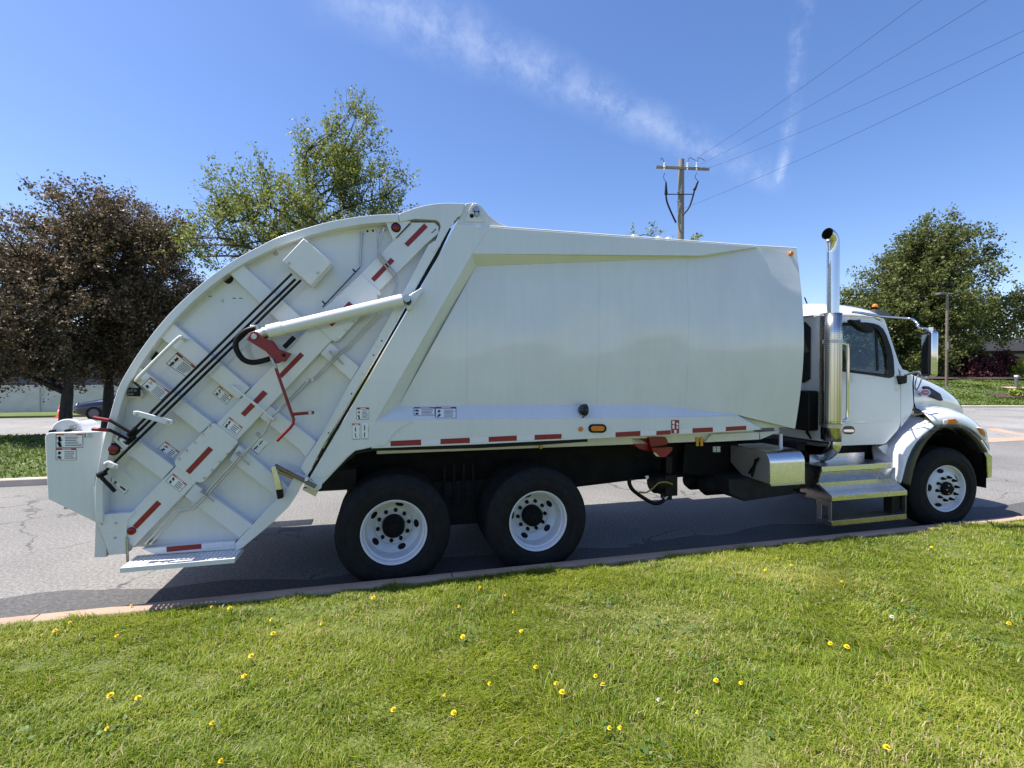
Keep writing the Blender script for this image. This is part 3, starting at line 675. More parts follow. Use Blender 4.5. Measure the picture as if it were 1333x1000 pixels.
# cut-outs near the rim
plate('cutout', tA((632, 95), (698, 148), (630, 212), (583, 172)), .1035, .004, 'black', gate, bevel=0); plate('cutout_lip', tA((612, 82), (622, 90), (570, 165), (555, 165)), .06, .046, 'white_plain', gate)
plate('cutout', smooth2(tE((412, 305), (470, 275), (515, 285), (527, 315), (500, 350), (465, 352), (435, 330)), 3), .1035, .004, 'grime', gate, bevel=0); plate('cutout_lip', tE((395, 295), (470, 250), (485, 265), (412, 312)), .06, .046, 'white_plain', gate)
for q in (tE((295, 466), (325, 466), (325, 473), (295, 473)), tE((518, 484), (550, 484), (550, 491), (518, 491)), tE((580, 485), (612, 485), (612, 492), (580, 492))): plate('slot', q, .1038, .003, 'black', gate, bevel=0)
disc('bolt', *tE((420, 510))[0], .096, .012, .012, 'steel', gate, 8); disc('bolt', *tE((918, 68))[0], .090, .018, .018, 'steel', gate, 10)
for q in tN((235, 435),): plate('slot', [(q[0] - 3.4, q[1] + 2.4), (q[0] - 2.6, q[1] + 3.2), (q[0] + 3.4, q[1] - 2.0), (q[0] + 2.6, q[1] - 2.8)], .0188, .003, 'black', gate, bevel=0)
for q in tF((703, 293), (754, 289)): disc('bolt_hole', q[0], q[1], .1035, .010, .004, 'black', gate, 10)
for q in tG((907, 384), (830, 517), (727, 697), (625, 876)) + tC((1270, 742),): disc('bolt', q[0], q[1], .0, .007, .01, 'grime', gate, 8)
# valve box
bx = t2((230, 250), (380, 380), (270, 505), (115, 372))
vb = plate('valve_box', bx, -.085, .16, 'white_plain', gate, bevel=.006)
for q in t2((150, 385), (305, 438), (255, 262)): disc('bolt', q[0], q[1], -.094, .011, .012, 'steel', vb, 8)
# control rods, handles and links
RY = -.045
def tub(name, pts, r, m, parent, seg=8, n=0): return obj(name, MB().tube(catmull(pts, n) if n else pts, r, seg), m, parent, angle=60)
tub('control_rod', [U(379.8, 356.4, RY), U(*tA((450, 860))[0], RY)], .011, 'black', gate)
tub('control_rod', [U(384.7, 363.4, RY), U(*tA((420, 950))[0], RY)], .011, 'black', gate)
tub('control_rod', [U(391.7, 364.8, RY), U(*tB((175, 330))[0], RY)], .011, 'black', gate)
for pts in (tA((430, 880), (240, 768), (85, 742)), tA((415, 950), (240, 860), (72, 848))):
    a, b_, c_ = [U(x, y, -.075) for x, y in pts]
    lv = tub('control_lever', [a, b_, b_ + (c_ - b_) * .08], .012, 'black', gate, 8); tub('red_grip', [b_ + (c_ - b_) * .06, c_], .0135, 'red_paint', lv)
    tub('rod_end', [U(pts[0][0] - 3, pts[0][1] + 4, RY), U(pts[0][0] + 7, pts[0][1] - 5, RY)], .022, 'black', gate)
a, b_ = tB((140, 350), (285, 500)); tub('crank_handle', [U(*a, -.07), U(*b_, -.07)], .014, 'black', gate); tub('rod_end', [U(a[0] - 2, a[1] + .5, -.05), U(a[0] + 8, a[1] - 4, -.05)], .022, 'black', gate)
a, b_ = tA((465, 703), (790, 795)); bar = plate('rod_guide', [(a[0] - 2, a[1] - 3), (a[0] + 4, a[1] - 3.4), (b_[0] + 4, b_[1] - 4), (b_[0] + 4, b_[1] + 1), (b_[0] - 2, b_[1] + 2.2), (a[0] - 2, a[1] + 2)], -.075, .016, 'white_plain', gate, bevel=.005)
for q in (tA((475, 712))[0], tA((770, 787))[0]): disc('bolt', q[0], q[1], -.084, .011, .012, 'steel', bar, 8)
tub('guide_standoff', [U(b_[0], b_[1], -.06), U(b_[0] + 5, b_[1] - 1, .03)], .014, 'white_plain', gate)
bk = plate('rod_bracket', tB((170, 232), (215, 215), (310, 255), (300, 290), (230, 285), (175, 265)), -.07, .03, 'white_plain', gate, bevel=.006)
for q in (tB((186, 253))[0], tB((267, 273))[0]): disc('bolt', q[0], q[1], -.079, .012, .012, 'zinc', bk, 8)
# grab handles
g = tA((935, 22), (905, 5), (860, 12), (500, 370)); tub('grab_handle', [U(*g[0], .06), U(*g[1], -.05), U(*g[2], -.055), U(*g[3], -.055), U(g[3][0] + 3, g[3][1] + 1, .05)], .013, 'white_plain', gate, 10, 4)
g = tC((372, 298), (755, 612)); tub('grab_rod', [U(g[0][0] + 1, g[0][1] + 1, .04), U(*g[0], -.055), U(*g[1], -.055), U(g[1][0] + 2, g[1][1] + 1.5, .04)], .011, 'white_plain', gate, 10)
# wiring box
plate('switch_plate', tA((430, 400), (530, 480), (540, 530), (510, 565), (390, 560), (385, 470)), .06, .05, 'white_plain', gate)
sb = plate('switch_box', tA((388, 466), (500, 466), (500, 545), (398, 540)), .02, .04, 'black', gate)
for q in tA((408, 490), (438, 488), (472, 490), (410, 522), (440, 522)): plate('switch_button', [(q[0] - 1.6, q[1] - 1.4), (q[0] + 1.6, q[1] - 1.4), (q[0] + 1.6, q[1] + 1.4), (q[0] - 1.6, q[1] + 1.4)], .016, .006, 'grey_plastic', sb, bevel=0)
plate('painted_plate_shadow', tA((432, 398), (440, 396), (532, 474), (527, 482)), .058, .004, 'black', gate, bevel=0)  # black strip imitates the shadow line along the switch plate edge
# hydraulic lines
def line(name, pts, Y, r=.0075, m='steel'): return tub(name, [U(x, y, Y) for x, y in pts], r, m, gate, 8)
l1 = tF((855, 275), (810, 435), (815, 500), (885, 590), (965, 690), (990, 770), (970, 885)); l2 = tF((805, 292), (788, 465), (805, 540), (870, 620), (945, 712), (968, 790), (942, 885))
line('hydraulic_line', l1, -.01); line('hydraulic_line', l2, -.01)
line('hydraulic_line', tF((652, 300), (633, 625)), .085, .009); line('hydraulic_line', tF((633, 630), (285, 1000)) , .06, .005, 'grime')
for q in tF((652, 300), (805, 290), (857, 270)): disc('hose_fitting', q[0], q[1], .075, .015, .035, 'steel', gate, 10)
for q in tF((578, 663), (292, 958)): plate('line_clip', [(q[0] - 2.5, q[1] - 2), (q[0] - 1, q[1] - 3), (q[0] + 3, q[1] + 1), (q[0] + 1.5, q[1] + 2.2)], .02, .02, 'black', gate, bevel=0)
la = tG((870, 130), (610, 400), (580, 440), (520, 470), (260, 745)) + tC((1085, 240), (800, 525), (740, 590), (690, 720), (440, 960)) + tD((115, 460),) + tB((1000, 640), (870, 660), (565, 985))
lb = tG((905, 130), (640, 400), (600, 455), (545, 480), (290, 745)) + tC((1125, 245), (850, 500), (770, 560), (715, 640), (660, 745), (465, 960)) + tD((140, 470),) + tB((1010, 670), (890, 690), (615, 985))
line('hydraulic_line', la, -.012, .0075, 'zinc'); line('hydraulic_line', lb, -.012, .0075, 'zinc')
for q in tB((565, 985), (615, 985)): disc('hose_fitting', q[0], q[1], .02, .014, .09, 'zinc', gate, 10)
for (q0, q1) in (tB((1080, 500), (1205, 595)), tD((405, 75), (535, 185)), tG((420, 480), (550, 605)), tC((590, 750), (640, 790))):
    line('line_clamp', [q0, q1], -.022, .007, 'steel'); plate('clamp_block', [(q0[0] + 1, q0[1] - 2), (q0[0] + 8, q0[1] + 3.5), (q0[0] + 6, q0[1] + 6), (q0[0] - 1, q0[1] + .6)], -.02, .05, 'zinc', gate, bevel=.002)
for q in tG((215, 755), (265, 745)) : disc('hose_fitting', q[0], q[1], -.026, .016, .03, 'steel', gate, 10)
# latch at the lower hinge side
a, b_ = tD((770, 185), (1150, 385)); tub('latch_bar', [U(*a, -.03), U(*b_, -.03)], .017, 'bracket_rust', gate, 10)
a, b_ = tD((800, 240), (945, 300)); tub('latch_spring', [U(*a, -.02), U(*b_, -.02)], .014, 'brass', gate, 10)
lh = plate('latch_handle', tD((735, 205), (775, 190), (838, 410), (785, 430)), -.06, .04, 'alu', gate); plate('rubber_grip', tD((778, 415), (835, 408), (845, 490), (795, 503)), -.066, .052, 'black', lh, bevel=.004)
plate('latch_ear', tD((1060, 290), (1085, 300), (1110, 330), (1150, 340), (1215, 335), (1200, 400), (1150, 420), (1040, 380)), -.012, .05, 'white', gate); plate('latch_ear_foot', tD((1030, 395), (1190, 400), (1145, 475), (1030, 415)), .03, .05, 'zinc', gate)
plate('latch_pad', tD((1050, 300), (1080, 295), (1075, 330), (1045, 335)), -.05, .03, 'white_plain', gate)
# lift cylinder and red bell crank
cy0, cy1 = (349, 432.2), (524, 390.5); CYY = -.115
cyl = tub('lift_cylinder', [U(*cy0, CYY), U(*cy1, CYY)], .052, 'white_plain', gate, 24)
tub('cylinder_sleeve', [U(349, 432.2, CYY), U(368, 427.7, CYY)], .058, 'white_plain', cyl, 24)
tub('piston_rod', [U(334, 436, CYY), U(351, 431.8, CYY)], .036, 'white_plain', cyl, 20); tub('rod_collar', [U(343, 434, CYY), U(347, 433, CYY)], .046, 'steel', cyl, 20)
x_, y_ = t2((790, 577))[0]; disc('cylinder_pin', x_, y_, CYY - .055, .036, .10, 'steel', cyl, 20); disc('cylinder_pin', x_ + 2.5, y_ + 3.2, CYY - .05, .024, .10, 'black', cyl, 16)
plate('cylinder_mount', t2((868, 518), (880, 530), (840, 590), (808, 640), (790, 640), (785, 600), (800, 560)), -.075, .08, 'white', body, bevel=.006)
crank = plate('bell_crank', tE((650, 872), (690, 805), (715, 792), (745, 800), (830, 868), (885, 880)) + tC((800, -40), (915, 0), (860, 76), (830, 75), (780, 97), (735, 40)) + tE((830, 985)), -.155, .07, 'red_paint', gate, bevel=.005)
disc('crank_pin', *tE((718, 845))[0], -.172, .024, .02, 'steel', crank, 16); disc('crank_pin', *tC((852, 17))[0], -.162, .016, .01, 'black', crank, 12)
tub('release_rod', [U(*q, -.17) for q in tC((780, 140), (930, 570), (945, 610), (940, 655), (915, 690), (790, 815))], .012, 'red_paint', crank, 10); tub('release_rod', [U(*q, -.17) for q in tC((930, 568), (1135, 550))], .013, 'red_paint', crank, 10)
tub('rod_clevis', [U(*q, -.17) for q in tC((738, 48), (785, 140))], .012, 'steel', crank, 10); disc('rod_collar', *tC((1097, 552))[0], -.19, .016, .03, 'steel', crank, 12)
tub('hydraulic_hose', [U(*q, -.09) for q in tE((735, 765), (650, 790), (575, 850), (548, 920)) + tC((425, -10), (480, 60), (560, 85), (650, 72), (725, 50))], .022, 'black', gate, 10, 4)
tub('hydraulic_hose', [U(*q, -.06) for q in tE((1095, 850), (1000, 945))], .02, 'black', gate, 10)
plate('hose_bracket', tE((680, 740), (760, 735), (770, 780), (740, 800), (705, 765)), -.10, .03, 'steel', gate)
# tailgate stickers
decal(tA((865, 130), (1045, 278), (945, 362), (757, 240)), SY, gate, 'decal_red', 6)
decal(tA((612, 365), (797, 500), (712, 582), (530, 447)), .028, gate, 'decal_orange', 6)
decal(tC((255, 300), (382, 402), (318, 475), (188, 375)), SY, gate, 'decal_orange', 4, split=.45)
decal(tC((350, 592), (473, 690), (410, 765), (282, 670)), .02, gate, 'decal_orange', 4, split=.4)
decal(tB((755, 30), (885, 132), (815, 202), (682, 100)), SY, gate, 'decal_orange', 4, split=.5)
decal(tB((825, 330), (955, 435), (885, 502), (755, 405)), .02, gate, 'decal_orange', 4, split=.45)
decal(tC((630, 780), (715, 832), (612, 945), (530, 872)), SY, gate, None, 1, split=.9)
decal(tB((255, 375), (412, 480), (375, 525), (240, 420)), SY, gate, None, 1, split=.5)
decal(tB((300, -42), (420, 60), (398, 98), (280, 0)), .012, gate, None, 1, split=.5)
decal(t8((330, 385), (492, 385), (492, 467), (330, 467)), .045, gate, 'decal_orange', 6, split=.28, hfrac=.12)
decal(t8((330, 470), (452, 470), (452, 542), (330, 542)), .045, gate, 'decal_red', 4, split=.36)
decal(t8((497, 380), (550, 380), (550, 408), (497, 408)), .045, gate, None, 2, split=.3)
decal(t8((455, 443), (490, 443), (490, 461), (455, 461)), .0425, gate, None, 2, fig=False)

# ------------------------------------------------------------------ chassis
ch = empty('chassis', (0, 0, 0), truck)
zf = U(757, 629, .72).z; zft = zf + .33
obj('frame_rail', MB().box((-.36, .72, zf), (7.2, .80, zft)), 'frame_black', ch, bevel=.006)
obj('frame_rail', MB().box((-.36, 1.60, zf), (7.2, 1.68, zft)), 'frame_black', ch, bevel=.006)
zs0, zs1 = zb_f - .14, zb_f - .02
obj('body_sill', MB().box((-.15, .30, zs0), (fx - .35, .42, zb_f + .02)), 'white_plain', ch, bevel=.005)
obj('body_sill', MB().box((-.15, WID - .55, zs0), (fx - .35, WID - .45, zb_f + .02)), 'white_plain', ch, bevel=.005)
obj('sub_frame', MB().box((-.36, .68, zft), (fx - .25, .86, zb_f + .03)).box((-.36, 1.54, zft), (fx - .25, 1.72, zb_f + .03)), 'frame_black', ch)
for x in (-.4, .7, 1.8, 2.7, 3.6, 4.5): obj('crossmember', MB().box((x, .5, zb_f - .11), (x + .07, 1.9, zb_f + .015)), 'white_plain' if x > 2 else 'grime', ch)
# wheel-house rubber trim and inner dark liner of the tandem
tr_ = [(419, 631), (452, 597), (463, 588), (486, 584), (620, 580.5), (700, 576.5), (765, 572)]
obj('arch_trim', MB().prism(P(tr_ + [(x, y + 3.2) for x, y in tr_[::-1]], .006), (0, .10, 0)), 'black', ch, smooth=False)
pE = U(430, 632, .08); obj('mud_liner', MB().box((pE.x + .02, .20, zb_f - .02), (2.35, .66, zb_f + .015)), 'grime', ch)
obj('mud_flap', MB().box((pC.x + .10, .10, .55), (pC.x + .115, .62, pC.z + .05)), 'black', ch) if False else None
zq = U(440, 632, .72).z; obj('rear_crossmember', MB().box((-.72, .70, zq), (-.30, 1.70, zft)), 'frame_black', ch)
obj('frame_gusset', MB().box((-.70, .40, zq + .02), (-.34, .69, zft)), 'grime', ch)
# axle housings and suspension
for X in (0, 1.35):
    obj('axle_housing', MB().lathe([(.0, -.9), (.07, -.9), (.075, -.25), (.2, -.14), (.22, 0), (.2, .14), (.075, .25), (.07, .9), (0, .9)], (X, 1.2, .50), 'Y', 20), 'grime', ch)
    obj('brake_chamber', MB().lathe([(0, -.1), (.07, -.1), (.08, 0), (.07, .1), (0, .1)], (X + .32, .78, .62), 'X', 16), 'grime', ch)
obj('suspension_beam', MB().tube([(0, .70, .52), (.35, .70, .62), (.675, .70, .66), (1.0, .70, .62), (1.35, .70, .52)], .06, 8), 'grime', ch)
obj('suspension_beam', MB().tube([(0, 1.70, .52), (.35, 1.70, .62), (.675, 1.70, .66), (1.0, 1.70, .62), (1.35, 1.70, .52)], .06, 8), 'grime', ch)
obj('hanger_and_blocking_plate', MB().prism([(.45, .66, zf + .1), (.90, .66, zf + .1), (.78, .66, .58), (.57, .66, .58)], (0, .06, 0)).box((.30, .67, .34), (1.05, .72, .80)), 'grime', ch)  # hanger, plus a dark plate added to block the lit road between the axles
for k in range(4): obj('u_bolt', MB().tube([(.52 + k * .1, .63, .98), (.52 + k * .1, .63, .56)], .012, 6), 'grime', ch)
obj('drive_shaft', MB().tube([(1.6, 1.2, .55), (5.2, 1.2, .75)], .05, 12), 'grime', ch)
# things hung from the frame behind the wheels
obj('lift_arm_mount', MB().prism(P(tL((490, 245), (640, 243), (660, 330), (640, 350), (560, 330), (505, 290)), .30), (0, .12, 0)).prism(P(tL((635, 240), (770, 238), (790, 285), (770, 300), (650, 318)), .26), (0, .04, 0)), 'red_paint', ch, bevel=.004)
obj('lift_arm', MB().prism(P(tL((660, 322), (805, 314), (822, 318), (818, 345), (770, 395), (735, 398), (690, 385), (665, 350)), .22), (0, .05, 0)), 'red_paint', ch, bevel=.004)
obj('arm_wear_patch', MB().prism(P(tL((668, 358), (690, 362), (718, 392), (690, 386)), .217), (0, .004, 0)), 'zinc', ch)
c = U(*tL((735, 590))[0], .55); pm = obj('hydraulic_pump', MB().lathe([(0, -.14), (.09, -.14), (.125, -.10), (.125, .05), (.10, .06), (.10, .14), (0, .14)], c, 'X', 20).box((c.x - .03, c.y - .12, c.z - .14), (c.x + .13, c.y + .12, c.z + .10)).box((c.x + .02, c.y - .06, c.z - .20), (c.x + .10, c.y + .06, c.z + .3)), 'black', ch, bevel=.006)
tub('pump_hose', [U(*q, .48) for q in tL((485, 560), (480, 600), (505, 650), (560, 695), (640, 745), (690, 760), (740, 745), (770, 700))], .022, 'black', pm, 10, 4)
tub('hose_fitting', [U(*q, .47) for q in tL((755, 725), (785, 690))], .024, 'steel', pm, 10)
tub('cable', [U(*q, .42) for q in tL((560, 672), (610, 675), (660, 645), (710, 600), (770, 592), (820, 610))], .009, 'yellow_cable', pm, 8, 4)
plate('pump_tag', tL((605, 545), (632, 540), (635, 560), (618, 575)), .44, .01, 'white_plain', pm)
for q in tL((1013, 275), (1047, 275)): 
    a = U(q[0], q[1] - 6, .30); b_ = U(q[0], q[1] + 5, .30); tub('air_fitting', [a, b_], .022, 'brass', ch, 10)
x_, y_ = tL((70, 265))[0]
a = U(704, 578, .25); b_ = U(704, 584, .25); tub('air_fitting', [a, b_], .018, 'brass', ch, 10)
plate('valve_bracket', tL((850, 235), (1130, 215), (1125, 272), (930, 285)), .32, .06, 'frame_black', ch)
plate('manifold', tL((920, 290), (1270, 290), (1270, 480), (1190, 560), (1020, 540), (900, 520)), .60, .12, 'frame_black', ch)
decal(tM((187, 277), (253, 275), (253, 325), (187, 325)), .598, ch, None, 1, split=.9, name='info_sticker')
plate('sill_bracket', tM((175, 170), (585, 150), (590, 215), (120, 240)), .26, .10, 'white_plain', ch)
plate('sill_gusset', tM((590, 150), (780, 140), (600, 215)), .30, .03, 'white_plain', ch)
tub('front_support', [U(*q, .25) for q in tM((776, 165), (776, 300))], .020, 'white_plain', ch, 10)
obj('exhaust_pipe', MB().tube([U(*q, .75) for q in tM((165, 595), (310, 580), (420, 580))], .035, 12), 'steel', ch)
# tool box
tbX0 = U(1002.5, 631.2, -.01).x; tbX1 = U(1047.8, 627.8, -.01).x; tz0 = U(1002.5, 631, -.01).z; tz1 = U(*tM((660, 315))[0], .06).z
prof = [(-.01, tz0)] + [(-.01 + .13 - .13 * math.cos(a), tz1 - .13 + .13 * math.sin(a)) for a in [math.pi / 2 * k / 8 for k in range(9)]] + [(.62, tz1 + .005), (.62, tz0 + .14), (.42, tz0 + .02)]
box = obj('tool_box', MB().prism([Vector((tbX0, y, z)) for y, z in prof], (tbX1 - tbX0, 0, 0)), 'alu', ch, bevel=.004)
box_end = obj('end_panel', MB().prism([Vector((tbX0 - .004, max(.0, y + .008) if y < .3 else y - .01, z - .008 if z > tz0 + .3 else z + .006)) for y, z in prof], (.003, 0, 0)), 'alu_satin', box)
e0, e1 = Ux(*tM((525, 535))[0], tbX0 - .02), Ux(*tM((560, 385))[0], tbX0 - .02)
tub('latch', [e0, e1], .014, 'black', box, 8); tub('latch', [e0 + Vector((-.012, .03, .03)), e1 + Vector((-.012, -.05, .02))], .012, 'black', box, 8)
obj('box_lip', MB().box((tbX0 + .004, -.018, tz0 - .016), (tbX1 - .004, .03, tz0 + .004)), 'zinc', box)
pt = MB(); 
obj('battery_tray', MB().prism([(tbX0 - .32, .25, tz0 + .02), (tbX1 + .15, .25, tz0 + .02), (tbX1 + .10, .25, tz0 - .20), (tbX0 - .10, .25, tz0 - .24), (tbX0 - .30, .25, tz0 - .14)], (0, .6, 0)), 'grime', ch, bevel=.01)
for k in range(2): obj('air_tank', MB().lathe([(0, -.35), (.08, -.35), (.12, -.3), (.12, .3), (.08, .35), (0, .35)], (tbX0 - .1, .55 + k * .3, tz0 - .10), 'X', 18), 'frame_black', ch)
obj('exhaust_canister', MB().lathe([(0, -.2), (.12, -.2), (.14, -.16), (.14, .16), (.12, .2), (0, .2)], (tbX1 + .32, .50, tz0 - .06), 'X', 20), 'bracket_rust', ch)

# ------------------------------------------------------------------ wheels
def tyre_mb(y0, w, r, seg=72):
    h = w / 2; s = .045
    prof = [(.285, .02), (.30, .008), (.36, -.012), (.43, -.010), (r - .035, .012), (r - .010, .030), (r, .042)]
    gv = []
    for k in range(4):
        g = .042 + (w - .084) * (k + .6) / 4.2; gv += [(r, g), (r - .014, g + .004), (r - .014, g + .012), (r, g + .016)]
    prof = prof + gv + [(r, w - .042), (r - .010, w - .030), (r - .035, w - .012), (.43, w + .010), (.36, w + .012), (.30, w - .008), (.285, w - .02)]
    return MB().lathe(prof, (0, y0, 0), 'Y', seg)
RT = .507
def make_rear_wheel():
    w = empty('wheel', (0, 0, 0))
    ty = obj('tyre', tyre_mb(0.0, .27, RT), 'tyre', w, angle=35)
    for rr in (.345, .415): obj('sidewall_ring', MB().lathe([(rr, -.0135 if rr < .4 else -.0125), (rr + .004, -.0150 if rr < .4 else -.014), (rr + .008, -.0125)], (0, 0, 0), 'Y', 64), 'tyre', ty)
    obj('tyre', tyre_mb(.335, .27, RT), 'tyre', w, angle=35)
    rim = obj('rim', MB().lathe([(.286, .016), (.292, .004), (.288, -.001), (.277, .004), (.268, .020), (.266, .050), (.254, .062), (.250, .13), (.248, .160), (.243, .176), (.240, .184), (.184, .228), (.180, .226), (.174, .236), (.170, .240), (.150, .240), (.10, .240), (.092, .244), (.0, .244)], (0, 0, 0), 'Y', 64), 'rim', w, angle=30)
    for k in range(5):
        a = 2 * math.pi * (k + .15) / 5; ca, sa = math.cos(a), math.sin(a); pts = []
        nrm = Vector((-ca * .84, -1, -sa * .84)).normalized(); cen_ = Vector((ca * .209, .206, sa * .209)) + nrm * .004
        t = Vector((-sa, 0, ca)); q = nrm.cross(t)
        pts = [cen_ + t * (.038 * math.cos(b_)) + q * (.028 * math.sin(b_)) for b_ in [2 * math.pi * i / 18 for i in range(18)]]
        obj('hand_hole', MB().prism(pts, -nrm * .003), 'black', rim, smooth=False)
    hub = obj('hub', MB().lathe([(0, .125), (.045, .125), (.052, .130), (.055, .142), (.085, .150), (.100, .165), (.104, .242)], (0, 0, 0), 'Y', 32), 'frame_black', w)
    for k in range(8):
        a = 2 * math.pi * k / 8; obj('hub_stud', MB().lathe([(0, .142), (.009, .142), (.009, .17)], (.080 * math.cos(a), 0, .080 * math.sin(a)), 'Y', 6), 'frame_black', hub)
    for k in range(10):
        a = 2 * math.pi * (k + .5) / 10; obj('lug_nut', MB().lathe([(0, .200), (.011, .200), (.013, .206), (.017, .215), (.019, .241)], (.1429 * math.cos(a), 0, .1429 * math.sin(a)), 'Y', 8), 'frame_black', rim)
    return w
def make_front_wheel():
    w = empty('wheel', (0, 0, 0))
    ty = obj('tyre', tyre_mb(0.0, .29, RT), 'tyre', w, angle=35)
    for rr in (.345, .415): obj('sidewall_ring', MB().lathe([(rr, -.0135 if rr < .4 else -.0125), (rr + .004, -.0150 if rr < .4 else -.014), (rr + .008, -.0125)], (0, 0, 0), 'Y', 64), 'tyre', ty)
    rim = obj('rim', MB().lathe([(.286, .016), (.292, .004), (.288, -.001), (.277, .004), (.272, .022), (.266, .050), (.255, .060), (.235, .050), (.205, .022), (.185, .010), (.175, .008), (.110, .008), (.10, .012), (0, .012)], (0, 0, 0), 'Y', 64), 'rim', w, angle=30)
    for k in range(5):
        a = 2 * math.pi * (k + .45) / 5; ca, sa = math.cos(a), math.sin(a)
        nrm = Vector((ca * .75, -1, sa * .75)).normalized(); cen_ = Vector((ca * .221, .0345, sa * .221)) + nrm * .003
        t = Vector((-sa, 0, ca)); q = nrm.cross(t)
        obj('hand_hole', MB().prism([cen_ + t * (.044 * math.cos(b_)) + q * (.028 * math.sin(b_)) for b_ in [2 * math.pi * i / 18 for i in range(18)]], -nrm * .002), 'black', rim, smooth=False)
    hub = obj('hub', MB().lathe([(0, -.045), (.05, -.045), (.062, -.035), (.075, -.028), (.082, -.015), (.086, .01)], (0, 0, 0), 'Y', 32), 'frame_black', w)
    for k in range(6):
        a = 2 * math.pi * k / 6; obj('hub_stud', MB().lathe([(0, -.052), (.009, -.052), (.009, -.02)], (.055 * math.cos(a), 0, .055 * math.sin(a)), 'Y', 6), 'steel', hub)
    for k in range(10):
        a = 2 * math.pi * (k + .2) / 10; obj('lug_nut', MB().lathe([(0, -.040), (.009, -.040), (.013, -.028), (.015, -.015), (.019, -.010), (.020, .009)], (.1429 * math.cos(a), 0, .1429 * math.sin(a)), 'Y', 8), 'frame_black', rim)
    return w
ZW = .499
rw = make_rear_wheel(); rw.parent = truck; rw.location = (0, .05, ZW); rw.rotation_euler = (0, rad(8), 0)
for (X, far_, ry) in ((1.35, 0, -20), (0, 1, 10), (1.35, 1, 40)):
    c_ = copy_tree(rw, truck); c_.location = (X, (WID - .05) if far_ else .05, ZW); c_.rotation_euler = (0, rad(ry), rad(180) if far_ else 0)
FX = 6.69
fw = make_front_wheel(); fw.parent = truck; fw.location = (FX, .06, ZW); fw.rotation_euler = (0, rad(0), rad(-5))
c_ = copy_tree(fw, truck); c_.location = (FX, WID - .06, ZW); c_.rotation_euler = (0, 0, rad(175))
obj('front_axle', MB().tube([(FX, .35, .46), (FX, .7, .36), (FX, 1.7, .36), (FX, 2.05, .46)], .05, 10), 'grime', ch)

# ------------------------------------------------------------------ cab
cabE = empty('cab', (0, 0, 0), truck)
CY = .23; zbelt = U(1150, 493, CY).z
def cab_y(z): return CY + (.10 * (z - zbelt) if z > zbelt else -.06 * (z - zbelt) * -1)
def Uc(px, py, off=0.):
    Y = CY
    for _ in range(6):
        p = U(px, py, Y + off); Y = CY + .13 * max(0, p.z - zbelt) - .0 * 0 + .075 * (max(0, p.z - zbelt) * 0 + (min(0, p.z - zbelt)) * 1)
    return U(px, py, Y + off)
def cplate(name, pts, t=.03, m='cab', parent=None, off=0., bevel=.003):
    return obj(name, MB().prism([Uc(x, y, off) for x, y in pts], (0, t, 0)), m, parent or cabE, bevel=bevel)
win = tI((425, 285), (640, 285), (720, 296), (770, 315), (805, 345), (840, 410), (880, 520), (903, 620), (912, 760), (908, 790), (880, 803), (700, 775), (500, 748), (425, 738))
wp = win
CR = 1069.0                                         # rear cab corner in the picture
# door: lower panel, header, pillars around the window opening
low = [(1091, 580.5), (1091, 484), wp[13], wp[12], wp[11], wp[10], wp[9], (1170.5, 488), (1172, 500), (1172.5, 535)] + smooth2([(1172.5, 545), (1170.8, 556), (1166, 563)], 3) + [(1153.5, 577), (1150, 578.3)]
door = cplate('door', low, .035, 'cab')
cplate('door_header', [wp[0], wp[1], wp[2], wp[3], (1145, 418), (1136, 413.5), (1122, 412.3), (1094.5, 412.3)], .035, 'cab', door)
cplate('door_pillar', [wp[3], wp[4], wp[5], wp[6], wp[7], wp[8], wp[9], (1170.5, 488), (1168, 473), (1160.5, 452), (1153, 428), (1149, 421), (1145, 418)], .035, 'cab', door)
# rear corner of the cab
Xr = U(1064, 500, CY + .10).x
zc0 = Uc(1069, 576).z; zc1 = Uc(1080, 411.5).z
rowsC = []
for k in range(13):
    z = lerp(zc0, zc1, k / 12); yb = CY + .13 * max(0, z - zbelt) + .075 * min(0, z - zbelt); R_ = .085; row = []
    xd = Uc(1092, 500).x
    row.append(Vector((xd, yb + .002, z)))
    for q in range(9):
        a = math.pi / 2 * q / 8; row.append(Vector((Xr + R_ - R_ * math.sin(a), yb + .002 + R_ - R_ * math.cos(a), z)))
    row.append(Vector((Xr, 1.2, z)))
    rowsC.append(row)
obj('cab_corner', MB().grid(rowsC), 'cab', cabE, angle=50)
obj('far_cab_corner', MB().grid([[mir(p) for p in r] for r in rowsC]), 'cab', cabE, angle=50)
# rear window
for (m_, d_, g_) in (('black_gloss', .012, 0), ):
    pts = [Vector((Xr - .004, y, z)) for y, z in ((.42, zbelt - .0), (.42, zbelt + .62), (.50, zbelt + .70), (1.9, zbelt + .70), (1.98, zbelt + .62), (1.98, zbelt), (1.9, zbelt - .05), (.5, zbelt - .05))]
    obj('rear_window', MB().prism(pts, (-.01, 0, 0)), 'black_gloss', cabE, bevel=.004)
obj('air_filter_box', MB().box((Xr - .16, .30, zc0 + .12), (Xr - .005, .62, zc0 + .60)), 'black', cabE, bevel=.02)
for k in range(3): obj('cable_clip', MB().tube([(Xr - .08, .34 + .03 * k, zc0 + .02 + .03 * k), (Xr - .10, .38, zc0 + .12)], .014, 6), 'black', cabE)
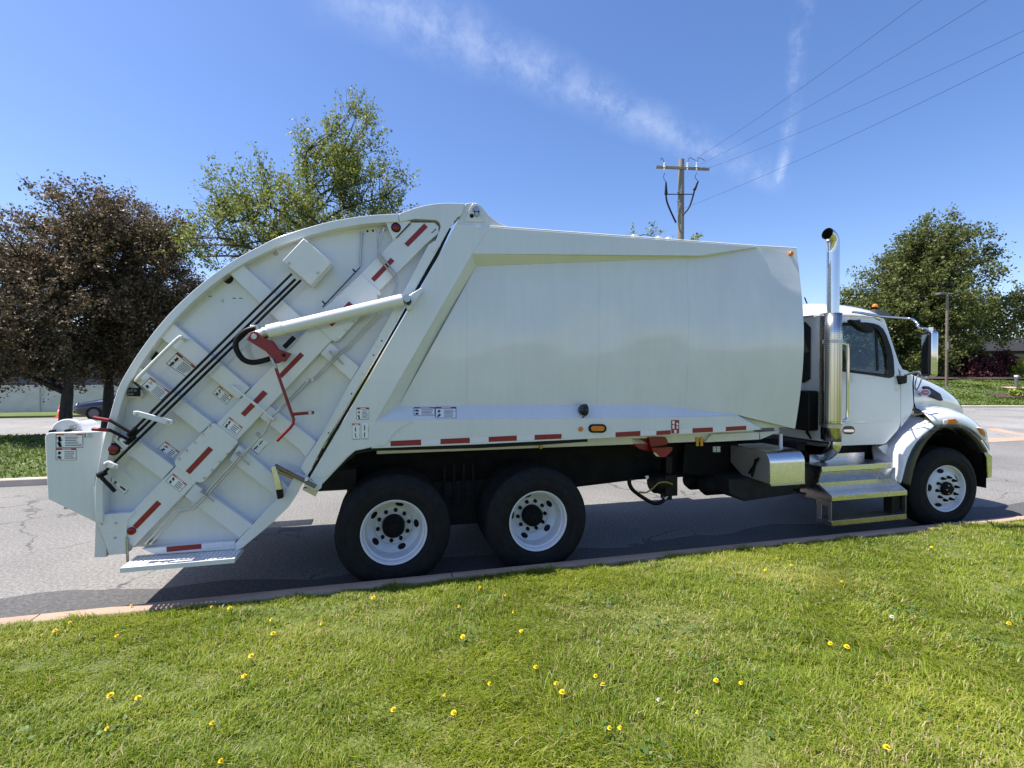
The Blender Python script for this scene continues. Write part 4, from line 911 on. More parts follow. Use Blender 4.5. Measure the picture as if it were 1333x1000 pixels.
# drip rail, roof, visor
roof_px = [(1044, 395.5), (1060, 393.6), (1068, 393.2), (1080, 393.4), (1095, 395.2), (1108, 397), (1122, 399.4), (1138, 403.5), (1148, 408.5)]
drip_px = [(1046, 411.3), (1060, 410.4), (1068, 409.6), (1080, 409.2), (1095, 409.0), (1108, 409.3), (1122, 410.2), (1138, 411.6), (1150, 415.0)]
ra = [Uc(*p) for p in drip_px]; rb = [U(x, lerp(y, d[1], .45), .40) for (x, y), d in zip(roof_px, drip_px)]; rc = [U(x, y, .55) for x, y in roof_px]
rd_ = [Vector((p.x, .85, p.z + .015)) for p in rc]; re = [Vector((p.x, 1.2, p.z + .018)) for p in rc]
allr = [ra, rb, rc, rd_, re, [mir(p) for p in rd_], [mir(p) for p in rc], [mir(p) for p in rb], [mir(p) for p in ra]]
back = [[Vector((r[0].x - .10, r[0].y + (.08 if r[0].y < 1.2 else -.08), r[0].z - .02))] + r for r in allr]
obj('roof', MB().grid(back), 'cab', cabE, sub=1, angle=60)
obj('drip_rail', MB().tube([Uc(x, y + 1.4, -.012) for x, y in drip_px[1:]], .009, 6), 'cab', cabE)
zr = ra[-1]
vz = tI((740, 165), (790, 160), (870, 195), (895, 218), (830, 240), (770, 225))
v0 = [U(x, y, .42) for x, y in vz]; obj('sun_visor', MB().prism(v0, (0, WID - .84, 0)), 'grey_plastic', cabE, bevel=.006)
for k in range(5):
    yy = .45 + k * .375; p = U(*tI((640, 125))[0], .6); obj('roof_marker_lamp', MB().lathe([(0, .028), (.02, .025), (.03, .012), (.034, -.01)], (p.x, yy, rc[5].z - .018), 'Z', 12), 'lens_amber', cabE)
p = U(*tI((105, 95))[0], .8); tub('antenna', [p + Vector((.03, 0, -.05)), p, p + Vector((-.03, 0, .06))], .008, 'black', cabE)
# far door, windshield, floor, interior
farlow = [mir(Uc(x, y)) for x, y in low]; obj('far_door', MB().prism(farlow, (0, -.03, 0)), 'cab', cabE)
obj('far_door_frame', MB().prism([mir(Uc(x, y)) for x, y in [wp[0], wp[1], wp[2], wp[3], (1145, 418), (1136, 413.5), (1122, 412.3), (1094.5, 412.3)]], (0, -.03, 0)).prism([mir(Uc(x, y)) for x, y in [wp[3], wp[4], wp[5], wp[6], wp[7], wp[8], wp[9], (1170.5, 488), (1168, 473), (1160.5, 452), (1153, 428), (1149, 421), (1145, 418)]], (0, -.03, 0)), 'cab', cabE)
A0, A1 = Uc(1150, 417, .05), Uc(1172, 477, .05)
obj('windshield', MB().add([A0, A1, mir(A1), mir(A0)], [(0, 1, 2, 3)]), 'glass', cabE, recalc=False)
obj('a_pillar', MB().prism([Uc(x, y, .01) for x, y in tI((790, 250), (835, 262), (965, 655), (1012, 742), (985, 748), (950, 700), (880, 470))], (0, .05, 0)), 'cab', cabE, bevel=.006)
gw = [(wp[i][0], wp[i][1]) for i in range(len(wp))]
cx = sum(p[0] for p in gw) / len(gw); cy = sum(p[1] for p in gw) / len(gw)
fr_in = [(lerp(cx, x, .86) - 4.5 + (0 if x > cx else -9), lerp(cy, y, .88) - .5) for x, y in gw]
n = len(gw); fo = [Uc(x, y, .004) for x, y in [(lerp(cx, a, .995), lerp(cy, b_, .995)) for a, b_ in gw]]; fi = [Uc(x, y, .006) for x, y in fr_in]
mb = MB().add(fo + fi, [(i, (i + 1) % n, n + (i + 1) % n, n + i) for i in range(n)])
obj('window_frame', mb, 'black', door, smooth=False, solid=.02)
obj('window_glass', MB().add([Uc(x, y, .012) for x, y in gw], [tuple(range(n))]), 'glass', door, recalc=False, smooth=False)
obj('window_glass', MB().add([mir(Uc(x, y, .012)) for x, y in gw], [tuple(range(n))]), 'glass', bpy.data.objects['far_door'], recalc=False, smooth=False)
dv = tI((745, 370), (765, 372), (780, 730), (760, 735)); cplate('quarter_post', dv, .02, 'black', door, off=.008, bevel=0)
floor_z = Uc(1150, 578).z
Xd0, Xd1 = Uc(1091, 520).x, Uc(1172, 520).x
obj('cab_floor', MB().box((Xr + .02, .30, floor_z - .02), (Xd1 + .2, WID - .30, floor_z + .02)), 'interior', cabE)
obj('firewall', MB().box((Xd1 + .02, .32, floor_z), (Xd1 + .06, WID - .32, zbelt - .02)), 'interior', cabE)
obj('dashboard', MB().prism([(Xd1 - .30, .34, zbelt - .05), (Xd1 + .04, .34, zbelt + .02), (Xd1 + .04, .34, zbelt - .35), (Xd1 - .22, .34, zbelt - .35)], (0, WID - .68, 0)), 'interior', cabE, bevel=.02)
for yy in (.42, 1.45):
    s_ = obj('seat', MB().box((Xr + .22, yy, floor_z + .35), (Xr + .70, yy + .52, floor_z + .50)).prism([(Xr + .16, yy + .02, floor_z + .48), (Xr + .30, yy + .02, floor_z + .48), (Xr + .20, yy + .02, zbelt + .22), (Xr + .10, yy + .02, zbelt + .22)], (0, .48, 0)).box((Xr + .09, yy + .12, zbelt + .24), (Xr + .17, yy + .40, zbelt + .42)), 'seat', cabE, bevel=.04)
sc_ = Vector((Xd1 - .42, 1.72, zbelt + .05)); ax = Vector((-.55, 0, .83)); tq = Vector((0, 1, 0)); bq = ax.cross(tq)
obj('steering_wheel', MB().tube([sc_ + (tq * math.cos(a) + bq * math.sin(a)) * .22 for a in [2 * math.pi * k / 28 for k in range(29)]], .016, 8, caps=False).tube([sc_ - tq * .2, sc_ + tq * .2], .014, 6).tube([sc_, sc_ - ax * .4], .025, 8), 'black', cabE)
# door furniture
dh = cplate('handle_recess', tJ(*stadium(560, 692, 622, 712)), .02, 'black_gloss', door, off=-.004); cplate('door_handle', tJ(*stadium(568, 685, 655, 692)), .03, 'chrome', door, off=-.035, bevel=.006)
cplate('door_crease', tJ((600, 578), (1050, 572), (1120, 574), (1120, 590), (1050, 590), (600, 598)), .004, 'cab', door, off=-.003)
mmr = tI((520, 258), (575, 262), (640, 285), (715, 325), (742, 370), (700, 382), (640, 365), (590, 330), (545, 295))
mo = obj('convex_mirror', MB().prism([U(x, y, .02) for x, y in smooth2(mmr, 2)], (0, .07, 0)), 'black', cabE, bevel=.02)
tub('mirror_bracket', [U(*q, .05) for q in tI((505, 265), (560, 270), (600, 270))] + [Uc(*tI((600, 262))[0])], .010, 'black', mo, 8)
# chrome grab bar
gb = tI((412, 487), (440, 480), (470, 492), (489, 530)) + tI((489, 1000),) + tJ((608, 500), (600, 545), (570, 565), (530, 558))
tub('grab_bar', [U(*q, .06) for q in gb], .017, 'chrome', cabE, 12, 3)
# exhaust stack
SX = 1084.6; SYK = .12
pb = U(SX, 568, SYK); pt_ = U(SX, 330, SYK); Rp = .066
bend = [Vector((pt_.x, SYK, z)) for z in (pb.z - .02, lerp(pb.z, pt_.z, .5), pt_.z)]
tp_ = U(1077, 297, SYK)
bd = Vector((-1.0, -.18, 0)).normalized()
for k in range(1, 9):
    a = rad(88) * k / 8; R_ = .115; bend.append(Vector((pt_.x, SYK, pt_.z + .10)) + bd * (R_ - R_ * math.cos(a)) + Vector((0, 0, R_ * math.sin(a))))
stack = empty('exhaust_stack', (0, 0, 0), truck)
mb = MB().tube(bend, Rp, 28, caps=False); inn = [p for p in bend[-6:]]
obj('chrome_pipe', mb, 'chrome', stack, angle=60)
obj('pipe_bore', MB().tube(bend[-7:], Rp - .004, 28, caps=False).tube([bend[-7], bend[-7] + Vector((0, 0, .001))], Rp - .004, 28), 'grime', stack)
z0s, z1s = U(SX, 574, SYK).z, U(SX, 408.5, SYK).z
obj('heat_shield', MB().grid([[Vector((pt_.x + (Rp + .030) * math.cos(a), SYK + (Rp + .030) * math.sin(a), z)) for a in [rad(-200 + 250 * k / 24) for k in range(25)]] for z in [lerp(z0s, z1s, q / 6) for q in range(7)]]), 'perf', stack, angle=60, solid=.003)
xl_ = U(1069, 500, .18).x
obj('shield_wing', MB().box((xl_, .20, z0s + .18), (pt_.x - .02, .206, z1s - .01)), 'alu_dark', stack)
obj('shield_trim', MB().box((pt_.x + Rp + .026, SYK - .012, z0s), (pt_.x + Rp + .034, SYK + .03, z1s + .01)).box((xl_, .10, z1s), (pt_.x + Rp + .03, .21, z1s + .006)), 'steel', stack)
for z in (lerp(z0s, z1s, .12), lerp(z0s, z1s, .78)): obj('stack_clamp', MB().lathe([(Rp + .036, -.02), (Rp + .040, -.02), (Rp + .040, .02), (Rp + .036, .02)], (pt_.x, SYK, z), 'Z', 28), 'steel', stack)
obj('exhaust_elbow', MB().tube(catmull([U(*q, Y) for q, Y in zip(tJ((480, 790), (470, 850), (430, 905), (370, 945), (310, 960)), (.12, .13, .20, .30, .45))], 4), .062, 18), 'alu', stack, angle=60)
plate('stack_bracket', tJ((340, 620), (420, 620), (420, 780), (340, 770)), .21, .03, 'black', stack)
# mirror with roof and cowl arms
mirr = empty('side_mirror', (0, 0, 0), truck)
mq = tK((238, 150), (280, 150), (292, 170), (290, 400), (270, 418), (236, 400))
MY = -.30
mc = U(1208.5, 461, MY); mh = (U(1208.5, 433, MY).z - U(1208.5, 491, MY).z) / 2; mw = .12; mn = Vector((-.80, .60, 0)); mdir = Vector((.60, .80, 0))  # faces the rear
def mrect(w, h, o, cr=.03):
    pts = []
    for (sx, sz, a0) in ((1, 1, 0), (-1, 1, 90), (-1, -1, 180), (1, -1, 270)):
        for k in range(5):
            a = rad(a0 + 90 * k / 4); pts.append(mc + mdir * (sx * (w - cr) + cr * math.cos(a)) + Vector((0, 0, sz * (h - cr) + cr * math.sin(a))) + mn * o)
    return pts
obj('mirror_shell', MB().prism(mrect(mw, mh, .02), -mn * .07), 'chrome', mirr, bevel=.015)
obj('mirror_bezel', MB().prism(mrect(mw - .004, mh - .004, .0285), -mn * .01), 'black', mirr, bevel=.003)
obj('mirror_glass', MB().prism(mrect(mw - .02, mh - .03, .031, .02), -mn * .003), 'chrome', mirr)
arm = tI((530, 188), (600, 195), (760, 225), (900, 238), (1060, 250), (1105, 265), (1140, 300), (1148, 335)); ay = [.28, .22, .10, -.02, -.16, -.22, -.27, -.29]
tub('mirror_arm', [U(*q, y) for q, y in zip(arm, ay)] + [mc + Vector((-.03, 0, mh + .03)), mc + Vector((.02, 0, mh - .02))], .014, 'chrome', mirr, 10, 3)
tub('mirror_arm', [U(*tI((600, 192))[0], .26), U(*tI((780, 222))[0], .16)], .012, 'chrome', mirr, 10)
tub('mirror_arm', [mc + Vector((0, 0, -mh + .03)), mc + Vector((-.02, .02, -mh - .03)), U(*tI((1150, 745))[0], -.02), U(*tI((1020, 775))[0], .20)], .013, 'zinc', mirr, 10, 3)
obj('arm_foot', MB().prism([U(*q, .19) for q in tI((975, 780), (1045, 780), (1042, 850), (985, 862))], (0, .06, 0)), 'black', mirr, bevel=.006)
tub('mirror_cable', [U(*q, .10) for q in tI((1180, 800), (1150, 880), (1125, 915), (1115, 880), (1130, 800), (1150, 770))], .007, 'grey_plastic', mirr, 8, 3)
tub('mirror_clamp', [mc + Vector((.02, 0, mh - .01)), mc + Vector((.02, 0, mh + .05))], .03, 'chrome', mirr, 12)

# ------------------------------------------------------------------ hood and fenders
hood = empty('hood', (0, 0, 0), truck)
sidec = [  # columns from cowl to nose: bottom px, shoulder px
 ((1190.5, 530), (1180, 483)), ((1197, 529), (1190, 487.5)), ((1208, 527.5), (1205, 494)), ((1220, 526.5), (1222, 501)), ((1232, 528.5), (1236, 510)), ((1243, 532), (1246, 519)), ((1250.5, 536), (1251, 528))]
YB = [.40, .42, .46, .50, .56, .62, .70]; YS = [.52, .54, .58, .62, .68, .74, .82]
cols = []
for (bp, sp), yb, ys in zip(sidec, YB, YS):
    pb_ = U(*bp, yb); ps = U(*sp, ys)
    c_ = [pb_ + Vector((0, .02, -.10)), pb_]
    for k in range(1, 4):
        t = k / 4; m_ = pb_.lerp(ps, t); m_ = m_ + Vector((0, -.03 * math.sin(math.pi * t), 0)); c_.append(m_)
    c_.append(ps); c_.append(Vector((ps.x, ys + .10, ps.z + .022))); c_.append(Vector((ps.x + .02, .95, ps.z + .035))); c_.append(Vector((ps.x + .03, 1.2, ps.z + .04)))
    cols.append(c_)
full = [c_ + [mir(p) for p in c_[-2::-1]] for c_ in cols]
nose = [Vector((p.x + .06, lerp(p.y, 1.2, .04), p.z - .10)) for p in full[-1]]; nose2 = [Vector((p.x + .08, lerp(p.y, 1.2, .05), p.z - .55)) for p in full[-1]]
full += [nose, nose2]
obj('hood_shell', MB().grid(full), 'cab', hood, sub=1, angle=60)
obj('cowl_panel', MB().prism([Uc(x, y, .012) for x, y in [(1172.6, 480), (1181, 482.5), (1187, 489), (1189.5, 528), (1186, 540), (1173, 556), (1172.8, 545)]], (0, .05, 0)), 'cab', cabE, bevel=.004)
obj('hood_gap', MB().tube([U(*q, .30) for q in tK((178, 405), (176, 450), (178, 560), (190, 600), (225, 612), (262, 630), (300, 690))], .008, 6), 'black', hood)
def side_plane(px, py, off):
    a, b_, c_ = U(1192, 520, .41), U(1240, 525, .60), U(1215, 500, .60); n_ = (b_ - a).cross(c_ - a).normalized(); n_ = n_ if n_.y < 0 else -n_
    return Upl(px, py, a + n_ * off, n_), n_
def hplate(name, pts, off, t, m, par, bevel=.002):
    q = [side_plane(x, y, off) for x, y in pts]; return obj(name, MB().prism([p for p, _ in q], -q[0][1] * t), m, par, bevel=bevel)
hplate('intake_grille', tK((245, 466), (268, 468), (338, 512), (355, 551), (285, 524), (258, 500)), .055, .04, 'black', hood)
ell = [(250 + 29 * math.cos(a), 505 + 21 * math.sin(a)) for a in [2 * math.pi * k / 24 for k in range(24)]]
em = hplate('emblem', tK(*ell), .066, .03, 'chrome', hood); hplate('emblem_face', tK(*[(250 + (x - 250) * .86, 505 + (y - 505) * .84) for x, y in ell]), .069, .01, 'red_paint', em)
tcu = bpy.data.curves.new('emblem_script', 'FONT'); tcu.body = 'Peterbilt'; tcu.size = .023; tcu.align_x = 'CENTER'; tcu.align_y = 'CENTER'; tcu.shear = .3; tcu.extrude = .0006
tmp = bpy.data.objects.new('emblem_script', tcu); me_ = bpy.data.meshes.new_from_object(tmp); bpy.data.objects.remove(tmp); me_.materials.append(MT['chrome'])
to_ = bpy.data.objects.new('emblem_script', me_); COL.objects.link(to_); to_.parent = em
pp, nn_ = side_plane(*tK((250, 505))[0], .0705); xa = Vector((1, 0, 0)); xa = (xa - nn_ * xa.dot(nn_)).normalized(); ya = nn_.cross(xa)
to_.matrix_local = Matrix(((xa.x, ya.x, nn_.x, pp.x), (xa.y, ya.y, nn_.y, pp.y), (xa.z, ya.z, nn_.z, pp.z), (0, 0, 0, 1)))
# front part of the fender (moves with the hood)
def loft(name, rows_, m, par, sub=1, solid=.012, **kw): return obj(name, MB().grid(rows_), m, par, sub=sub, solid=solid, angle=60, **kw)
lipF = tT((488, 196), (560, 184), (640, 182), (720, 204), (790, 255), (845, 325), (880, 385))
midF = tT((445, 140), (530, 112), (620, 110), (705, 132), (775, 172), (838, 235), (878, 305))
upF = tT((395, 95), (500, 62), (610, 75), (700, 108), (770, 150), (832, 212), (876, 290))
inF = tT((345, 58), (470, 38), (570, 48), (670, 88), (745, 130), (815, 190), (870, 275))
yl, ym, yu, yi = .0, .01, .12, .40
zz = lambda p, d: Vector((p.x, p.y, p.z + d))
rF = [[U(*q, yl + .03) for q in lipF], [U(*q, yl) for q in [(lerp(a[0], b_[0], .18), lerp(a[1], b_[1], .18)) for a, b_ in zip(lipF, midF)]], [U(*q, ym) for q in midF], [U(*q, yu) for q in upF], [U(*q, yi) for q in inF]]
rF.append([Vector((p.x - .01, .62, p.z - .03)) for p in rF[-1]])
fen = loft('fender', rF, 'cab', hood)
obj('far_fender', MB().grid([[mir(p) for p in r] for r in rF]), 'cab', hood, sub=1, solid=.012, angle=60)
# nose: grille shell and headlamps
gx = U(1252, 530, .75).x
obj('grille', MB().box((gx - .02, .78, .75), (gx + .10, WID - .78, U(1251, 532, .8).z - .05)), 'chrome', hood, bevel=.02)
for k in range(9): obj('grille_bar', MB().box((gx + .10, .84 + k * .09, .80), (gx + .112, .86 + k * .09, 1.45)), 'black', bpy.data.objects['grille'])
hl = obj('headlamp', MB().prism(P(tT((800, 202), (838, 205), (862, 232), (868, 270), (858, 300), (840, 285), (828, 262)), -.004), (0, .16, 0)), 'lamp_glass', hood, bevel=.01)
obj('turn_signal', MB().prism(P(tT((800, 205), (825, 210), (848, 240), (850, 275), (830, 258)), -.009), (0, .10, 0)), 'lens_amber', hl, bevel=.004)
obj('side_marker', MB().prism(P(tT((578, 146), (634, 140), (655, 172), (640, 178), (575, 180)), -.012), (0, .05, 0)), 'lens_amber', hood, bevel=.004)
obj('marker_base', MB().prism(P(tT((548, 150), (576, 146), (572, 182), (550, 182)), -.004), (0, .05, 0)), 'white_plain', hood, bevel=.004)
# black wheel-arch flares
def flare(name, outer, inner, Yo, Yi, par):
    a = [U(x, y, Yo) for x, y in outer]; b_ = [U(x, y, Yo - .035) for x, y in [(lerp(p[0], q[0], .35), lerp(p[1], q[1], .35)) for p, q in zip(outer, inner)]]; c_ = [U(x, y, Yi) for x, y in inner]; d_ = [p + Vector((0, .16, 0)) for p in c_]
    return loft(name, [a, b_, c_, d_], 'fender_flare', par, solid=.01)
flare('wheel_arch_flare', tT((488, 188), (560, 184), (640, 182), (720, 204), (790, 255), (845, 325), (880, 388)), tT((520, 225), (575, 205), (650, 205), (705, 228), (760, 275), (805, 335), (835, 388)), .0, -.03, hood)
flare('wheel_arch_flare', tT((236, 618), (262, 490), (308, 360), (388, 258), (470, 205), (505, 192)), tT((335, 640), (350, 520), (395, 400), (450, 300), (520, 230), (548, 215)), .0, -.02, truck)
liner = MB()
zc = ZW + .03
obj('wheel_well', MB().grid([[Vector((FX + .66 * math.cos(a), y, zc + .66 * math.sin(a))) for a in [rad(-5 + 190 * k / 16) for k in range(17)]] for y in (.04, .40, .62)]).grid([[Vector((FX + r_ * math.cos(a), .62, zc + r_ * math.sin(a))) for a in [rad(-5 + 190 * k / 16) for k in range(17)]] for r_ in (.66, .0)]), 'frame_black', truck)
# splash panel behind the wheel (fixed to the cab)
lipR = tT((236, 618), (262, 490), (308, 358), (388, 256), (490, 194))
inR = tT((182, 592), (188, 450), (140, 320), (300, 190), (405, 122))
r0 = [U(*q, .005) for q in lipR]; r1 = [U(lerp(a[0], b_[0], .12), lerp(a[1], b_[1], .12), .0) for a, b_ in zip(lipR, inR)]; r2 = [U(lerp(a[0], b_[0], .55), lerp(a[1], b_[1], .55), .06) for a, b_ in zip(lipR, inR)]; r3 = [U(*q, y) for q, y in zip(inR, (.10, .14, .24, .27, .30))]
r4 = [p + Vector((-.02, .25, 0)) for p in r3]
loft('splash_panel', [r0, r1, r2, r3, r4], 'cab', truck)
obj('panel_web', MB().prism(P(tT((75, 345), (140, 320), (190, 450), (182, 592), (165, 560), (170, 440)), .23), (0, .04, 0)), 'cab', truck, bevel=.004)
plate('painted_gap_shade', tT((300, 192), (360, 120), (420, 108), (410, 130), (345, 165)), .36, .03, 'black', truck, bevel=0)  # black plate stands in for the shade in the cab-to-hood gap
# bumper
bq_ = tT((842, 385), (868, 380), (902, 406), (899, 566), (866, 571), (862, 420))
b3 = P(bq_, .06); obj('bumper', MB().prism(b3, (0, WID - .12, 0)), 'chrome', truck, bevel=.012)
plate('bumper_end', tT((805, 330), (842, 385), (862, 420), (866, 566), (812, 560)), .12, .2, 'black', truck)

# ------------------------------------------------------------------ cab steps
stp = empty('cab_steps', (0, 0, 0), truck)
yM, yU_ = -.07, .09
xa0 = U(*tV((757, 500))[0], yM).x; xa1 = U(*tV((1237, 455))[0], yM).x
zM1 = U(*tV((757, 476))[0], yM).z; zM0 = U(*tV((757, 507))[0], yM).z
zU1 = U(*tV((690, 286))[0], yU_).z; zU0 = U(*tV((690, 320))[0], yU_).z
zL1 = U(*tV((757, 634))[0], yM).z; zL0 = U(*tV((757, 668))[0], yM).z
xu0 = U(*tV((692, 300))[0], yU_).x; xu1 = U(*tV((1150, 262))[0], yU_).x
obj('upper_riser', MB().prism([(xu0, yU_, zU1), (xu0, yU_, zU0), (xu0, yU_ + .012, zU0), (xu0, yU_ + .012, zU1)], (xu1 - xu0, 0, 0)), 'alu', stp, bevel=.003)
zk = U(*tV((670, 392))[0], yU_ + .03).z
obj('sloped_panel', MB().prism([(xu0, yU_ + .006, zU0 - .006), (xu0, yU_ + .05, zk), (xu0, yU_ + .06, zk), (xu0, yU_ + .018, zU0 - .004)], (xu1 - xu0, 0, 0)), 'alu', stp, bevel=.003)
obj('upper_tread', MB().box((xu0, yU_ + .002, zU1 - .004), (xu1, yU_ + .30, zU1 + .002)), 'tread', stp)
obj('top_riser', MB().box((xu0 + .12, yU_ + .285, zU1 + .002), (xu1 - .1, yU_ + .30, zU1 + .09)), 'alu', stp)
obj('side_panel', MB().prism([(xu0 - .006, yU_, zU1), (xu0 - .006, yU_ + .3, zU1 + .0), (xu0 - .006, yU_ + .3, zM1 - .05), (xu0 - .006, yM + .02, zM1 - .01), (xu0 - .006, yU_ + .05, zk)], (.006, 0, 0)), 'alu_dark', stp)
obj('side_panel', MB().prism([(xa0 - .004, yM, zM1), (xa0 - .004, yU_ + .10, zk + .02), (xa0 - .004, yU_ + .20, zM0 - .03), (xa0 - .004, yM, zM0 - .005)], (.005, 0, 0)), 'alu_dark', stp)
obj('side_panel', MB().prism([(xa1, yM, zM1), (xa1, yU_ + .08, zk + .05), (xa1, yU_ + .20, zM0), (xa1, yM, zM0)], (.005, 0, 0)), 'alu', stp)
obj('middle_riser', MB().box((xa0 + .004, yU_ + .05, zM1 - .01), (xa1, yU_ + .056, zk)), 'alu', stp)
obj('middle_tread', MB().box((xa0 + .002, yM + .012, zM1 - .008), (xa1, yU_ + .05, zM1)), 'tread', stp)
obj('middle_edge', MB().box((xa0 + .002, yM, zM0), (xa1, yM + .012, zM1 + .002)), 'alu', stp, bevel=.003)
obj('lower_tread', MB().box((xa0 + .002, yM + .012, zL1 - .02), (xa1, yM + .20, zL1)), 'tread', stp)
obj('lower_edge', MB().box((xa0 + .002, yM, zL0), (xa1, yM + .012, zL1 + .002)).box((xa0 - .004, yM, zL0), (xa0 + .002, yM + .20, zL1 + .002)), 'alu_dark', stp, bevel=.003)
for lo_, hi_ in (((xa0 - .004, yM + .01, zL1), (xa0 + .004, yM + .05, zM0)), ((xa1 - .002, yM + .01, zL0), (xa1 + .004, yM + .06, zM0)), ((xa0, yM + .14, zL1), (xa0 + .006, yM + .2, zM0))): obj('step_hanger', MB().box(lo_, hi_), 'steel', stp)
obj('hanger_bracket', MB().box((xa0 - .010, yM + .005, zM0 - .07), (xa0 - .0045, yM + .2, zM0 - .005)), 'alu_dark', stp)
obj('rubber_block', MB().box((xa1 - .15, yM + .06, zL1 + .001), (xa1 - .02, yM + .16, zM0)), 'black', stp)
for (y, z) in ((yM + .03, zM0 - .04), (yM + .16, zM0 - .03), (yM + .03, zL1 - .01), (yM + .16, zL1 - .01)): obj('bolt', MB().lathe([(0, -.018), (.010, -.016), (.012, -.004)], (xa0, y, z), 'X', 8), 'steel', stp)
obj('step_support', MB().box((xu0 + .04, yU_ + .30, zM0), (xu1 - .05, .75, zU1 - .02)), 'grime', stp)
obj('cab_mount', MB().prism(P(tJ((340, 805), (390, 830), (330, 900), (250, 930), (60, 870), (60, 800)), .5), (0, .4, 0)).box((Xr, .5, zf + .2), (FX + .3, WID - .5, floor_z - .03)), 'grime', truck)
# ================================================================== VEGETATION
def np_obj(name, V, Fq, tint, m, parent=None, loops=4):
    me = bpy.data.meshes.new(name); nf = len(Fq)
    me.vertices.add(len(V)); me.vertices.foreach_set('co', np.ascontiguousarray(V, dtype=np.float32).ravel())
    me.loops.add(nf * loops); me.loops.foreach_set('vertex_index', np.ascontiguousarray(Fq, dtype=np.int32).ravel())
    me.polygons.add(nf); me.polygons.foreach_set('loop_start', np.arange(0, nf * loops, loops, dtype=np.int32))
    at = me.attributes.new('tint', 'FLOAT', 'POINT'); at.data.foreach_set('value', np.ascontiguousarray(tint, dtype=np.float32))
    me.materials.append(MT[m]); me.update(calc_edges=True)
    o = bpy.data.objects.new(name, me); COL.objects.link(o)
    if parent is not None: o.parent = parent
    return o
def unit(v): return v / np.maximum(np.linalg.norm(v, axis=-1, keepdims=True), 1e-9)
def leaves_mesh(pos, size, nrm_bias, rng, aspect=.62, tint_mu=None):
    n = len(pos); nrm = unit(rng.normal(size=(n, 3)) + nrm_bias); t = unit(np.cross(nrm, rng.normal(size=(n, 3)))); b_ = np.cross(nrm, t)
    s = size * rng.uniform(.6, 1.35, (n, 1)); f = nrm * s * rng.uniform(-.25, .25, (n, 1))
    V = np.stack([pos - t * s * .5, pos + b_ * s * aspect * .5 + f, pos + t * s * .5, pos - b_ * s * aspect * .5 + f], 1).reshape(-1, 3)
    Fq = np.arange(4 * n).reshape(-1, 4)
    tint = np.clip(rng.normal(.45, .22, n) if tint_mu is None else rng.normal(tint_mu, .15), 0, 1)
    return V, Fq, np.repeat(tint, 4)
def make_tree(name, base, trunk_top, trunk_r, blobs, leaf, n_cl, twigs, per_twig, lsize, seed, twig_len=.7, up=.25, lean=(0, 0), label='', group=None, forks=1, tip_bias=.62):
    rng = np.random.default_rng(seed); root = empty(name, base); tag(root, label, 'tree', group)
    w = np.array([r[0] * r[1] * r[2] for _, r in blobs]); w = w / w.sum()
    cl = []
    while len(cl) < n_cl:
        c, r = blobs[rng.choice(len(blobs), p=w)]
        d = unit(rng.normal(size=3)); q = np.array(c) + d * np.array(r) * rng.uniform(0.05, 1.0) ** tip_bias
        if q[2] > .9: cl.append(q)
    cl = np.array(cl)
    # trunk, limbs towards groups of clusters
    mb = MB(); th = trunk_top
    tpts = [Vector((lean[0] * t * t, lean[1] * t * t, th * t)) for t in (0, .1, .3, .6, .85, 1)]
    mb.tube(tpts, [trunk_r * 1.5, trunk_r * 1.15, trunk_r, trunk_r * .9, trunk_r * .85, trunk_r * .7], 10)
    topP = np.array(tpts[-1]); ztop = cl[:, 2].max()
    lead = [Vector(topP), Vector((topP[0] * 1.05, topP[1] * 1.05, lerp(th, ztop, .45))), Vector((blobs[0][0][0] * .8, blobs[0][0][1] * .8, lerp(th, ztop, .85)))]
    lp_ = catmull(lead, 6); mb.tube(lp_, [lerp(trunk_r * .7, .015, i / (len(lp_) - 1)) for i in range(len(lp_))], 8)
    nl = max(6, n_cl // 14); idx = rng.choice(n_cl, nl, replace=False); limb_pts = []
    for i in idx:
        e = Vector(cl[i]); s0 = max(th * .75, min(e.z - .35 * math.hypot(e.x, e.y) - .3, lerp(th, ztop, .8)))
        a = tpts[-2] if s0 < th else min(lp_, key=lambda p: abs(p.z - s0)); a = Vector(a)
        mid = a.lerp(e, .5) + Vector((0, 0, .12 * (e - a).length)) + Vector(rng.normal(size=3)) * .12
        pts = catmull([a, mid, e], 5); rr = trunk_r * rng.uniform(.28, .45)
        mb.tube(pts, [lerp(rr, .012, k / (len(pts) - 1)) for k in range(len(pts))], 6); limb_pts += pts[3:]
    LPt = np.array([tuple(p) for p in limb_pts])
    P_, B_ = [], []
    for c in cl:
        j = np.argmin(np.linalg.norm(LPt - c, axis=1) + .6 * np.maximum(0, LPt[:, 2] - c[2])); a = Vector(LPt[j]); e = Vector(c)
        if (e - a).length > .05: mb.tube([a, a.lerp(e, .5) + Vector((0, 0, .08)), e], [.022, .015, .008], 4, caps=False)
        out = unit(c - np.array([topP[0], topP[1], lerp(th, ztop, .35)]))
        for _ in range(twigs):
            d = unit(rng.normal(size=3) * .8 + out * .55 + np.array([0, 0, up])); L_ = twig_len * rng.uniform(.5, 1.25)
            s = rng.uniform(.05, 1, (per_twig, 1)) ** .8
            pos = c + d * L_ * s + rng.normal(size=(per_twig, 3)) * lsize * .75 + np.array([0, 0, -.08]) * s * s * L_
            P_.append(pos)
            if rng.random() < .5: mb.tube([e, Vector(c + d * L_)], [.007, .003], 3, caps=False)
    obj('trunk', mb, 'bark', root, angle=70, recalc=False)
    pos = np.concatenate(P_)
    zn = (pos[:, 2] - pos[:, 2].min()) / np.ptp(pos[:, 2])
    V, Fq, tint = leaves_mesh(pos, lsize, np.array([0, 0, .5]), rng)
    np_obj('crown', V, Fq, tint, leaf, root)
    return root
def ground_at(px, D, z=.12): p = cam_pt((px - 666.5) / F_PX * D, D, z); return p
